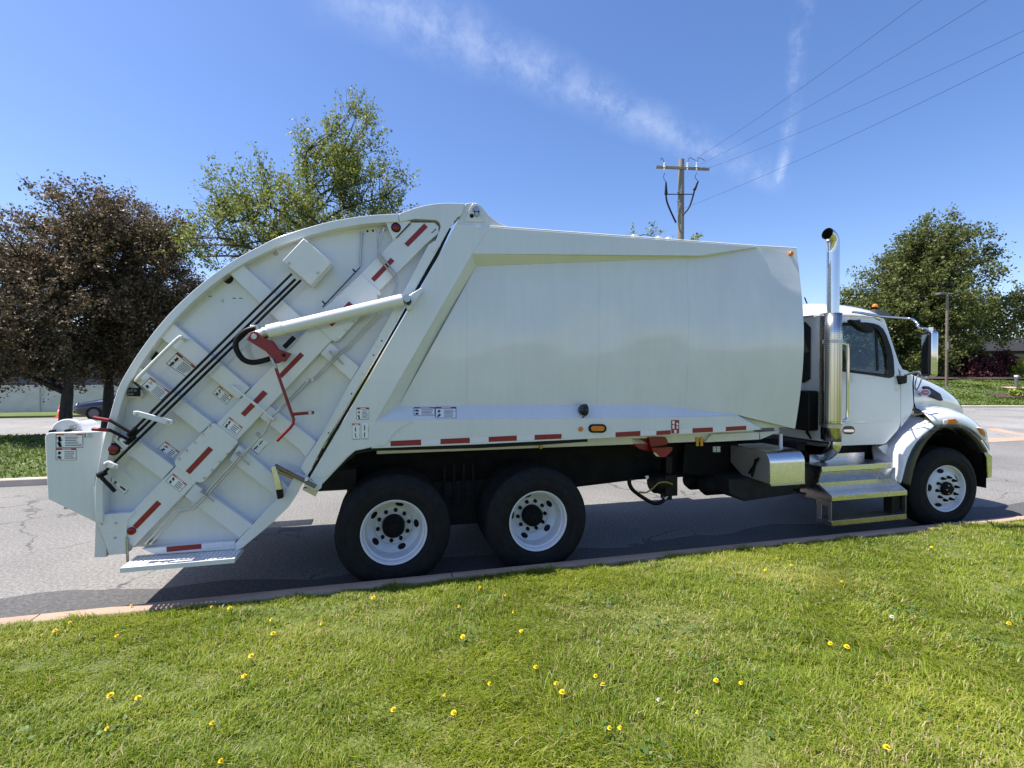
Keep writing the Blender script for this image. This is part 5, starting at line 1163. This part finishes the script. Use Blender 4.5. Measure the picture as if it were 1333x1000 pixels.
def rel(px, py, D, base): p = Ud(px, py, D); return (p.x - base.x, p.y - base.y, p.z - base.z)
# two dark flowering crab trees on the strip
D1 = 14.6; b1 = ground_at(84, D1)
bl = [(rel(70, 385, D1, b1), (2.7, 2.4, 2.2)), (rel(115, 310, D1, b1), (1.9, 1.8, 1.2)), (rel(0, 345, D1, b1), (1.9, 1.8, 1.5)), (rel(60, 462, D1, b1), (2.7, 2.2, .95)), (rel(-10, 440, D1, b1), (2., 2., 1.2))]
make_tree('crab_apple_tree', b1, 1.5, .17, bl, 'leaf_purple', 400, 9, 24, .085, 3, .72, .5, (.1, 0), 'dark purple-leaved tree with a bare forked trunk behind the hopper', 'purple-leaved trees on the grass strip')
D2 = 16.2; b2 = ground_at(140, D2)
bl = [(rel(180, 380, D2, b2), (2.3, 2.2, 2.3)), (rel(160, 310, D2, b2), (1.8, 1.7, 1.2)), (rel(215, 330, D2, b2), (1.2, 1.2, 1.0)), (rel(150, 465, D2, b2), (2.5, 2.1, .95)), (rel(190, 420, D2, b2), (2., 2., 1.2))]
make_tree('crab_apple_tree', b2, 1.6, .17, bl, 'leaf_purple', 350, 9, 24, .088, 5, .72, .5, (.0, .1), 'dark purple-leaved tree whose crown meets the green maple', 'purple-leaved trees on the grass strip')
D3 = 15.5; b3_ = ground_at(400, D3)
bl = [(rel(400, 300, D3, b3_), (2.7, 2.3, 1.5)), (rel(455, 215, D3, b3_), (1.25, 1.3, 1.8)), (rel(320, 290, D3, b3_), (1.3, 1.3, 1.6)), (rel(420, 235, D3, b3_), (1.4, 1.4, 1.7)), (rel(500, 270, D3, b3_), (1.0, 1.2, 1.3)), (rel(275, 325, D3, b3_), (1.0, 1.1, 1.0)), (rel(528, 235, D3, b3_), (.38, .5, .9)), (rel(470, 160, D3, b3_), (.6, .7, .9))]
make_tree('maple_tree', b3_, 2.0, .16, bl, 'leaf_maple', 300, 6, 18, .082, 8, .85, 1.1, (0, 0), 'tall airy green maple rising behind the curved tailgate')
D4 = 15.0; b4 = ground_at(842, D4)
bl = [(rel(838, 322, D4, b4), (.38, .5, .75)), (rel(870, 345, D4, b4), (.8, .7, .8)), (rel(905, 335, D4, b4), (.35, .4, .45))]
make_tree('young_tree', b4, 2.6, .06, bl, 'leaf_maple', 26, 6, 12, .085, 21, .42, .6, (0, 0), 'young green tree with only its top showing above the truck body roof')
D5 = 47.; b5 = ground_at(1216, D5, bank_z(47.))
bl = [(rel(1210, 400, D5, b5), (6.4, 5, 4.6)), (rel(1225, 335, D5, b5), (4.4, 4.2, 3.9)), (rel(1150, 400, D5, b5), (4.1, 4, 4.1)), (rel(1285, 410, D5, b5), (3.4, 3.6, 3.0)), (rel(1190, 455, D5, b5), (7.4, 4.5, 2.3)), (rel(1130, 430, D5, b5), (2.7, 3, 3.0)), (rel(1180, 350, D5, b5), (3.2, 3, 3.2))]
make_tree('oak_tree', b5, 2.6, .34, bl, 'leaf_green', 640, 8, 18, .24, 33, 1.35, .3, (0, 0), 'broad green shade tree on the bank beyond the cab')

def make_shrub(name, base, r, h, leaf, n, lsize, seed, label):
    rng = np.random.default_rng(seed); root = empty(name, base); tag(root, label, 'shrub')
    d = unit(rng.normal(size=(n, 3))); d[:, 2] = np.abs(d[:, 2]); k = rng.uniform(.35, 1, (n, 1)) ** .45
    lump = 1 + .14 * np.sin(d[:, :1] * 9 + seed) * np.sin(d[:, 1:2] * 8) + .08 * np.sin(d[:, 2:] * 14)
    pos = d * k * lump * np.array([r[0], r[1], h]); pos[:, 2] += .05
    V, Fq, tint = leaves_mesh(pos, lsize, d * .8, rng); np_obj('foliage', V, Fq, tint, leaf, root)
    mb = MB()
    for i in range(12):
        e = Vector(tuple(pos[i * 7] * .8)); mb.tube([Vector((e.x * .1, e.y * .1, -.05)), e * .5 + Vector((0, 0, .1)), e], [.05, .03, .012], 5)
    obj('stem', mb, 'bark', root); return root
Dm = 44.5
make_shrub('japanese_maple_shrub', ground_at(1270, Dm, bank_z(Dm)), (2.2, 1.8), 2.0, 'leaf_maroon', 5200, .20, 3, 'wide maroon-leaved mounded shrub standing in the mulch bed')
make_shrub('japanese_maple_shrub', ground_at(1305, Dm + .6, bank_z(Dm)), (1.6, 1.5), 2.3, 'leaf_maroon', 4200, .20, 4, 'taller round maroon shrub beside the lime green shrub')
make_shrub('golden_shrub', ground_at(1338, 43.6, bank_z(43.6)), (1.6, 1.4), 1.6, 'leaf_lime', 3500, .18, 5, 'lime green rounded shrub at the end of the mulch bed')
make_shrub('juniper_shrub', ground_at(1263, 47.5, bank_z(47)), (2.4, 1.5), 3.2, 'leaf_green', 3600, .22, 6, 'olive green shrub between the shade tree and the maroon shrub')
make_shrub('hosta_plant', ground_at(1327, 35.2, bank_z(35.2) + .05), (.8, .6), .55, 'leaf_lime', 420, .22, 7, 'pale variegated leafy plant in the small mulch patch')
make_shrub('low_shrub', ground_at(1212, 45, bank_z(45)), (2.2, 1.3), 1.3, 'leaf_green', 2500, .2, 9, 'low dark green shrub behind the side mirror under the shade tree')

# ------------------------------------------------------------------ grass blades
def blades(n, sampler, zf_, hmin, hmax, wmin, wmax, rng, tint_f):
    xy = sampler(n); n = len(xy); x, y = xy[:, 0], xy[:, 1]; z = zf_(x, y)
    tint, hs = tint_f(x, y, rng)
    h = rng.uniform(hmin, hmax, n) * hs; wd = rng.uniform(wmin, wmax, n) * (.7 + .12 * np.sqrt((x - CAM.x) ** 2 + (y - CAM.y) ** 2))
    az = rng.uniform(0, 6.283, n) * .75 + 2.2 * np.sin(x * 2.1 + 1.3 * np.sin(y * 2.3)); ln = np.abs(rng.normal(.75, .38, n))
    dx, dy = np.cos(az), np.sin(az); sx, sy = -dy * wd / 2, dx * wd / 2
    b0 = np.stack([x, y, z - .01], 1); S = np.stack([sx, sy, 0 * sx], 1)
    m = b0 + np.stack([dx * h * ln * .30, dy * h * ln * .30, h * .62], 1); t = b0 + np.stack([dx * h * ln * .95, dy * h * ln * .95, h * np.maximum(.55, 1.05 - .35 * ln)], 1)
    V = np.stack([b0 - S, b0 + S, m + S * .8, m - S * .8, t + S * .12, t - S * .12], 1).reshape(-1, 3)
    k = np.arange(n) * 6; Fq = np.concatenate([np.stack([k, k + 1, k + 2, k + 3], 1), np.stack([k + 3, k + 2, k + 4, k + 5], 1)])
    return V, Fq, np.repeat(tint, 6)
rng = np.random.default_rng(5)
def lz(x, y):
    yy = y - (.015 - .006 * (x + 4)); d = np.maximum(0, -.14 - yy)
    return .085 + .045 * np.minimum(1, d / .35) + .058 * d - .0015 * d * d + .018 * np.sin(x * 1.1 + yy * .7) * np.minimum(1, d) + .010 * np.sin(x * 2.7 - yy * 2.1 + 1.) * np.minimum(1, d)
def samp(n):
    out = []
    tot = 0
    while tot < n:
        y = rng.uniform(-3.75, -.135, n); x = rng.uniform(-7, 17, n)
        rx, ry = x - CAM.x, y - CAM.y
        D = rx * math.sin(TH) + ry * math.cos(TH); u = rx * math.cos(TH) - ry * math.sin(TH)
        ok = (D > .9) & (np.abs(u) < D * 1.18 + .4) & (rng.random(n) < np.minimum(1, (2.2 / np.maximum(D, .5)) ** 1.15))
        y2 = y + kerb_y(x) + .0
        out.append(np.stack([x[ok], np.minimum(y2[ok], kerb_y(x[ok]) - KW - .015)], 1)); tot += ok.sum()
    return np.concatenate(out)[:n]
def pn(x, y, s, ph): return np.sin(x * s + ph + 1.7 * np.sin(y * s * .7 + ph * 2)) * np.sin(y * s * 1.13 - ph + 1.3 * np.sin(x * s * .6 + ph))
def tf(x, y, rng):
    p = .5 * pn(x, y, 1.3, .4) + .35 * pn(x, y, 3.1, 2.) + .25 * pn(x, y, 7.3, .9)
    tint = .42 + .27 * p + rng.normal(0, .16, len(x)); dead = rng.random(len(x)) < (.09 + .16 * np.clip(pn(x, y, 1.9, 3.3), 0, 1))
    tint = np.where(dead, rng.uniform(.86, 1., len(x)), np.clip(tint, 0, .86))
    return tint, np.clip(.95 + .38 * pn(x, y, 2.2, 1.1) + .30 * pn(x, y, 9., .3) + .2 * pn(x, y, 17., 1.3), .3, 2)
V, Fq, tint = blades(340000, samp, lz, .022, .066, .0036, .0066, rng, tf)
g = np_obj('grass', V, Fq, tint, 'blade'); stuff(g, 'sunlit mown lawn grass in front of the truck', 'grass')
# scruffy longer edge hanging over the kerb
def samp_e(n):
    x = rng.uniform(-7, 15, n); return np.stack([x, kerb_y(x) - KW - np.abs(rng.normal(0, .06, n)) - .012], 1)
V, Fq, tint = blades(22000, samp_e, lz, .028, .080, .0035, .006, rng, tf)
g = np_obj('edge_grass', V, Fq, tint, 'blade'); stuff(g, 'longer grass fringe hanging over the near kerb', 'grass')
# broad-leaved weeds and clover in patches
cx_, cy_ = rng.uniform(-4.5, 9, 70), rng.uniform(-3.3, -.4, 70); rep = rng.integers(15, 60, 70)
wx = np.repeat(cx_, rep) + rng.normal(0, .10, rep.sum()); wy = np.minimum(np.repeat(cy_, rep) + rng.normal(0, .08, rep.sum()), -.25)
wp_ = np.stack([wx, wy, lz(wx, wy) + rng.uniform(.015, .045, len(wx))], 1)
V, Fq, tint = leaves_mesh(wp_, .026, np.array([0, -.2, 2.2]), rng, .75)
g = np_obj('clover_patch', V, Fq, tint, 'clover'); stuff(g, 'patches of clover and broad weed leaves in the lawn', 'weeds')
# far strip and bank
def samp_f(n): return np.stack([rng.uniform(-26, 0, n), rng.uniform(6.2, 14.05, n)], 1)
V, Fq, tint = blades(36000, samp_f, lambda x, y: np.full(len(x), .118), .05, .10, .010, .018, rng, lambda x, y, r: (np.clip(r.normal(.5, .2, len(x)), 0, 1), np.ones(len(x))))
g = np_obj('strip_grass', V, Fq, tint, 'blade_far'); stuff(g, 'short grass on the strip across the street', 'grass')
def samp_b(n):
    u = rng.uniform(26, 44, n); D = rng.uniform(31.9, 41.5, n); p = np.array([CAM.x, CAM.y]) + u[:, None] * np.array([RGT.x, RGT.y]) + D[:, None] * np.array([FWH.x, FWH.y]); return p
zbank = np.vectorize(bank_z)
V, Fq, tint = blades(18000, samp_b, lambda x, y: zbank((x - CAM.x) * FWH.x + (y - CAM.y) * FWH.y), .06, .12, .010, .016, rng, lambda x, y, r: (np.clip(r.normal(.5, .2, len(x)), 0, 1), np.ones(len(x))))
g = np_obj('bank_grass', V, Fq, tint, 'blade_far'); stuff(g, 'grass on the bank beyond the cab', 'grass')

# ------------------------------------------------------------------ dandelions
def lawn_hit(px, py):
    p = Uz(px, py, .3)
    for _ in range(6): p = Uz(px, py, lawn_z(p.x, p.y - kerb_y(p.x)) + .055)
    return p
fl = [(x / 2.02, 700 + y / 2.02) for x, y in ((145, 245), (184, 223), (307, 259), (345, 178), (556, 182), (604, 185), (600, 193), (713, 216), (718, 252), (845, 227), (660, 311), (642, 364), (290, 414), (363, 421), (281, 503), (557, 489), (580, 588), (981, 158), (1207, 181), (1262, 131), (1217, 260), (1287, 384), (1169, 415), (1034, 452), (1193, 460), (1329, 152))]
fl += [(660 + x / 1.98, 660 + y / 1.98) for x, y in ((695, 133), (666, 163), (598, 170), (613, 130), (733, 150), (863, 193), (1095, 104), (1293, 300), (833, 352), (876, 360), (539, 447), (603, 454), (228, 436), (247, 459), (142, 477), (126, 455), (74, 413), (37, 320), (16, 272), (490, 531), (291, 570), (264, 570), (979, 620))]
wh = [(660 + x / 1.98, 660 + y / 1.98) for x, y in ((992, 283), (390, 497))]
def dandelion(name, label, m, r):
    root = empty(name, (0, 0, 0)); tag(root, label, 'flower', name.replace('_', ' ') + 's scattered in the lawn')
    rg = np.random.default_rng(2); mb = MB()
    for ring, (n_, rr, zz_) in enumerate(((16, 1., .0), (14, .75, .004), (11, .5, .007), (7, .25, .009))):
        for k in range(n_):
            a = 6.283 * (k + ring * .4) / n_; d = Vector((math.cos(a), math.sin(a), 0)); s_ = Vector((-d.y, d.x, 0)) * r * .13
            tip = d * r * rr + Vector((0, 0, zz_ + (.002 if ring else -.001))); mb.add([Vector((0, 0, zz_ * .5)) - s_, Vector((0, 0, zz_ * .5)) + s_, tip + s_, tip - s_], [(0, 1, 2, 3)])
    obj('flower_head', mb, m, root, smooth=False, recalc=False); obj('stem', MB().tube([(0, 0, 0), (.003, .002, -.03), (.002, 0, -.065)], .0018, 5), 'stem_green', root)
    return root
d0 = dandelion('dandelion', 'yellow dandelion flower open on a short stem in the lawn', 'dandelion_yellow', .016)
w0_ = dandelion('white_clover', 'small white flower head in the lawn', 'dandelion_white', .013)
for proto, lst in ((d0, fl), (w0_, wh)):
    for i, q in enumerate(lst):
        o = proto if i == 0 else copy_tree(proto)
        o.location = lawn_hit(*q); s = random.uniform(.55, 1.05); o.scale = (s, s * random.uniform(.85, 1.1), 1); o.rotation_euler = (random.uniform(-.2, .2) + .2, random.uniform(-.2, .2), random.uniform(0, 6))

# ================================================================== OTHER THINGS
# utility pole
Dp = 22.; pbx = ground_at(885, Dp, 0.); up = empty('utility_pole', pbx); tag(up, 'wooden utility pole with crossarm and cable terminations behind the truck', 'utility pole')
ztop = Ud(887, 208, Dp).z
def lp3(px, py, o=0.): p = Ud(px, py, Dp - o); return p - pbx
obj('pole', MB().tube([(0, 0, 0), (0, 0, ztop * .6), (lp3(887, 208).x, lp3(887, 208).y, ztop)], [.19, .16, .125], 16), 'pole_wood', up, angle=60)
a, b_ = lp3(854, 217.5, .14), lp3(923, 220.5, .14); dz = Vector((0, 0, .055)); dn = FWH * .05
obj('crossarm', MB().prism([a - dz - dn, b_ - dz - dn, b_ + dz - dn, a + dz - dn], dn * 2), 'pole_wood', up, bevel=.008)
for px in (865, 895, 907):
    c_ = lp3(px, 218, .22); ins = obj('insulator', MB().lathe([(0, .20), (.035, .20), (.06, .16), (.04, .14), (.065, .10), (.045, .08), (.065, .02), (.04, 0), (.03, -.12), (0, -.12)], c_, 'Z', 12), 'porcelain', up)
    obj('jumper_wire', MB().tube(catmull([c_ + Vector((0, 0, .2)), c_ + RGT * (-.12 if px < 880 else .1) + Vector((0, 0, .42)), c_ + RGT * (-.18 if px < 880 else .35) + Vector((0, 0, .30))], 5), .012, 5), 'black', ins)
for sx, pts in ((0, [(865, 225), (864, 232), (867, 237), (867, 253), (868, 262), (873, 275), (880, 290)]), (1, [(907, 225), (905, 231), (909, 236), (904, 247), (902, 256), (897, 270), (889, 280)])):
    obj('cable', MB().tube(catmull([lp3(*p, .2) for p in pts[:3]], 4), .012, 5), 'black', up)
    q = [lp3(*p, .2) for p in pts[2:]]; obj('cable_termination', MB().tube([q[0], q[1]], [.03, .075], 8).tube(catmull(q[1:], 5), .038, 8), 'black', up)
obj('standoff_bar', MB().tube([lp3(866, 253, .2), lp3(903, 253, .2)], .022, 6), 'grime', up)
for py in (250, 262, 275, 290): obj('pole_band', MB().lathe([(.145, -.02), (.155, -.02), (.155, .02), (.145, .02)], lp3(886, py), 'Z', 14), 'steel', up)
# wires: run from the pole towards the right, out of the picture
def wire(p0, px, py, H, label):
    a = Ud(*p0, Dp - .2); d = ray(px, py); e = CAM + d * (H / d.z); v = e - a; v2 = Vector((v.x, v.y, 0)); end = a + v2 * 2.4; end.z = a.z + .5
    ke = 1 / 2.4; pts = []
    base_e = lerp(a.z, end.z, ke); sag = (base_e - e.z) / (4 * ke * (1 - ke))
    for k in range(41):
        t = k / 40; p = a.lerp(end, t); p.z -= 4 * sag * t * (1 - t); pts.append(p)
    tag(obj('power_wire', MB().tube(pts, .0045, 5), 'grime', None), label, 'wire', 'wires strung from the utility pole')
wire((905, 207), 1200, 0, 9.3, 'topmost bare wire leaving the utility pole'); wire((912, 214), 1285, 0, 8.9, 'second bare wire from the top of the utility pole')
wire((922, 219), 1333, 40, 8.7, 'third wire, leaving the end of the crossarm'); wire((888, 272), 1333, 68, 6.9, 'lowest wire, leaving the pole below the crossarm')
# parking lamp post on the bank
Dl = 38.5; bl_ = ground_at(1232, Dl, bank_z(Dl) - .05); lpst = empty('lamp_post', bl_); tag(lpst, 'square grey parking-lot lamp post on the bank', 'lamp post')
def lq(px, py): return Ud(px, py, Dl) - bl_
zt = lq(1232, 384).z
obj('pole', MB().box((-.075, -.075, 0), (.075, .075, zt)), 'bracket_rust', lpst, bevel=.015); obj('base_plate', MB().box((-.2, -.2, .0), (.2, .2, .10)), 'grey_siding', lpst, bevel=.02)
a = Vector((0, 0, zt)); r_ = RGT
obj('lamp_head', MB().prism([a - r_ * .75 + Vector((0, -.2, .0)), a - r_ * .2 + Vector((0, -.2, .0)), a - r_ * .2 + Vector((0, -.2, .13)), a - r_ * .75 + Vector((0, -.2, .16))], (0, .4, 0)), 'grey_siding', lpst, bevel=.02)
obj('lamp_arm', MB().tube([a + Vector((0, 0, .08)) - r_ * .3, a + Vector((0, 0, .08)) + r_ * .5], .05, 8), 'grey_siding', lpst); obj('service_box', MB().box((-.16, -.22, 3.0), (-.02, -.10, 3.6)), 'grey_siding', lpst)
# bollard
Db = 38.2; bb = ground_at(1323, Db, bank_z(Db) + .08); bo = empty('bollard', bb); tag(bo, 'short dark bollard light beside the pale path on the bank', 'bollard')
obj('post', MB().lathe([(0, 0), (.12, 0), (.12, .72), (.0, .72)], (0, 0, 0), 'Z', 16), 'grey_plastic', bo); obj('cap', MB().lathe([(.09, .721), (.09, .80), (.14, .80), (.13, .90), (0, .92)], (0, 0, 0), 'Z', 16), 'lamp_glass', bo)
# office building at right
Do = 62.
def bp_(u0, u1, d0, d1, z0, z1):
    return [cam_pt(u0, d0, z0), cam_pt(u1, d0, z0), cam_pt(u1, d1, z0), cam_pt(u0, d1, z0)]
off = empty('office_building', cam_pt(75, Do, 2.0)); tag(off, 'dark-roofed low brick office building behind the shrubs', 'building')
def ob(name, pts, vec, m, par): return obj(name, MB().prism([p - off.location for p in pts], vec), m, par)
w_ = ob('wall', bp_(55, 110, Do, Do + 20, 2.0, 0), (0, 0, 3.4), 'brown_brick', off)
ob('roof', [cam_pt(53, Do - 1.2, 5.3), cam_pt(53, Do + 1.6, 7.55), cam_pt(53, Do + 20, 7.55), cam_pt(53, Do + 20, 5.3)], RGT * 9.2, 'roof_dark', off)
ob('roof', [cam_pt(62.2, Do - 1.2, 5.3), cam_pt(62.2, Do + 1.4, 7.15), cam_pt(62.2, Do + 20, 7.15), cam_pt(62.2, Do + 20, 5.3)], RGT * 45, 'roof_dark', off)
for k in range(8): 
    u = 58 + k * 5; f_ = ob('window', bp_(u, u + 3.2, Do - .08, Do + .1, 2.9, 0), (0, 0, 2.1), 'grey_plastic', off); obj('pane', MB().prism([p - off.location for p in bp_(u + .12, u + 3.08, Do - .1, Do - .06, 3.0, 0)], (0, 0, 1.9)), 'car_glass', f_)
# low white building at left
wb = empty('white_building', (-40, 28, .1)); tag(wb, 'low white painted brick building behind the purple trees', 'building')
obj('wall', MB().box((-60, -.6, -.1), (32, 8, 1.35)), 'painted_brick', wb); obj('upper_band', MB().box((-60, -.45, 1.35), (32, 8, 4.2)), 'grey_siding', wb); obj('coping', MB().box((-60.2, -.68, 1.30), (32.2, -.45, 1.42)), 'painted_brick', wb)
for k in range(16): obj('pilaster', MB().box((-30 + k * 4., -.66, -.1), (-29.6 + k * 4., -.595, 1.30)), 'painted_brick', wb)
# parked car
Dc = 22.5; cf = cam_pt((109 - 666.5) / F_PX * Dc, Dc, 0.0)
fwd = (-RGT + FWH * -.25).normalized(); sidev = Vector((-fwd.y, fwd.x, 0))
car = empty('parked_car', cf - fwd * 2.2); car.rotation_euler = (0, 0, math.atan2(fwd.y, fwd.x)); tag(car, 'dark blue sedan parked in the lot behind the purple trees', 'car')
st_ = [(2.28, .62, .42, .62), (2.20, .78, .30, .72), (1.9, .86, .24, .80), (1.3, .89, .22, .92), (.75, .90, .22, .98), (0, .90, .22, 1.0), (-1., .90, .22, 1.0), (-1.7, .89, .24, 1.02), (-2.1, .84, .30, 1.0), (-2.3, .72, .42, .88)]
rows_ = []
for x, w_2, z0, z1 in st_:
    h = [(w_2 * .9, z0), (w_2, lerp(z0, z1, .3)), (w_2, lerp(z0, z1, .65)), (w_2 * .93, lerp(z0, z1, .92)), (w_2 * .75, z1 + .015), (0, z1 + .04)]
    rows_.append([Vector((x, y, z)) for y, z in h] + [Vector((x, -y, z)) for y, z in h[-2::-1]])
obj('body', MB().grid(rows_).add(rows_[0], [tuple(range(len(rows_[0])))]).add(rows_[-1], [tuple(range(len(rows_[0])))]), 'car_blue', car, sub=1, angle=60)
gr = [(1.05, .78, .96, .97), (.45, .70, .97, 1.30), (.1, .66, .98, 1.42), (-.6, .64, .98, 1.46), (-1.2, .66, .99, 1.38), (-1.85, .74, 1.0, 1.04)]
rows_ = []
for x, w_2, z0, z1 in gr:
    h = [(.80, z0 - .03), (lerp(.80, w_2, .9), lerp(z0, z1, .85)), (w_2 * .9, z1), (0, z1 + .03)]
    rows_.append([Vector((x, y, z)) for y, z in h] + [Vector((x, -y, z)) for y, z in h[-2::-1]])
obj('window_glass', MB().grid(rows_), 'car_glass', car, sub=1, angle=60)
obj('roof', MB().grid([[r[2] + Vector((0, 0, .012)), r[3] + Vector((0, 0, .014)), r[4] + Vector((0, 0, .012))] for r in rows_[1:5]]), 'car_blue', car, sub=1, solid=.01)
for sy in (1, -1):
    obj('headlight', MB().lathe([(0, .05), (.09, .03), (.13, -.03)], (2.13, .60 * sy, .66), 'X', 14), 'lamp_glass', car)
    for x in (1.38, -1.35):
        wl_ = empty('wheel', (x, .80 * sy, .32), car); obj('tyre', MB().lathe([(.2, -.1), (.31, -.1), (.325, -.07), (.325, .07), (.31, .1), (.2, .1)], (0, 0, 0), 'Y', 24), 'tyre', wl_); obj('rim', MB().lathe([(0, .07 * sy), (.18, .08 * sy), (.2, .1 * sy)], (0, 0, 0), 'Y', 16), 'grey_plastic', wl_)
obj('bumper', MB().tube([(2.18, -.7, .38), (2.30, -.3, .38), (2.30, .3, .38), (2.18, .7, .38)], .06, 8), 'black', car)
# traffic cone
Dk = 23.5; co_ = empty('traffic_cone', cam_pt((78 - 666.5) / F_PX * Dk, Dk, 0.)); tag(co_, 'small orange traffic cone on the lot beside the tree trunk', 'traffic cone')
obj('base', MB().box((-.18, -.18, 0), (.18, .18, .04)), 'cone_orange', co_, bevel=.01); obj('cone_body', MB().lathe([(.14, .041), (.04, .58), (.025, .6), (0, .6)], (0, 0, 0), 'Z', 18), 'cone_orange', co_); obj('collar', MB().lathe([(.099, .28), (.101, .28), (.079, .40), (.077, .40)], (0, 0, 0), 'Z', 18), 'white_tape', co_)
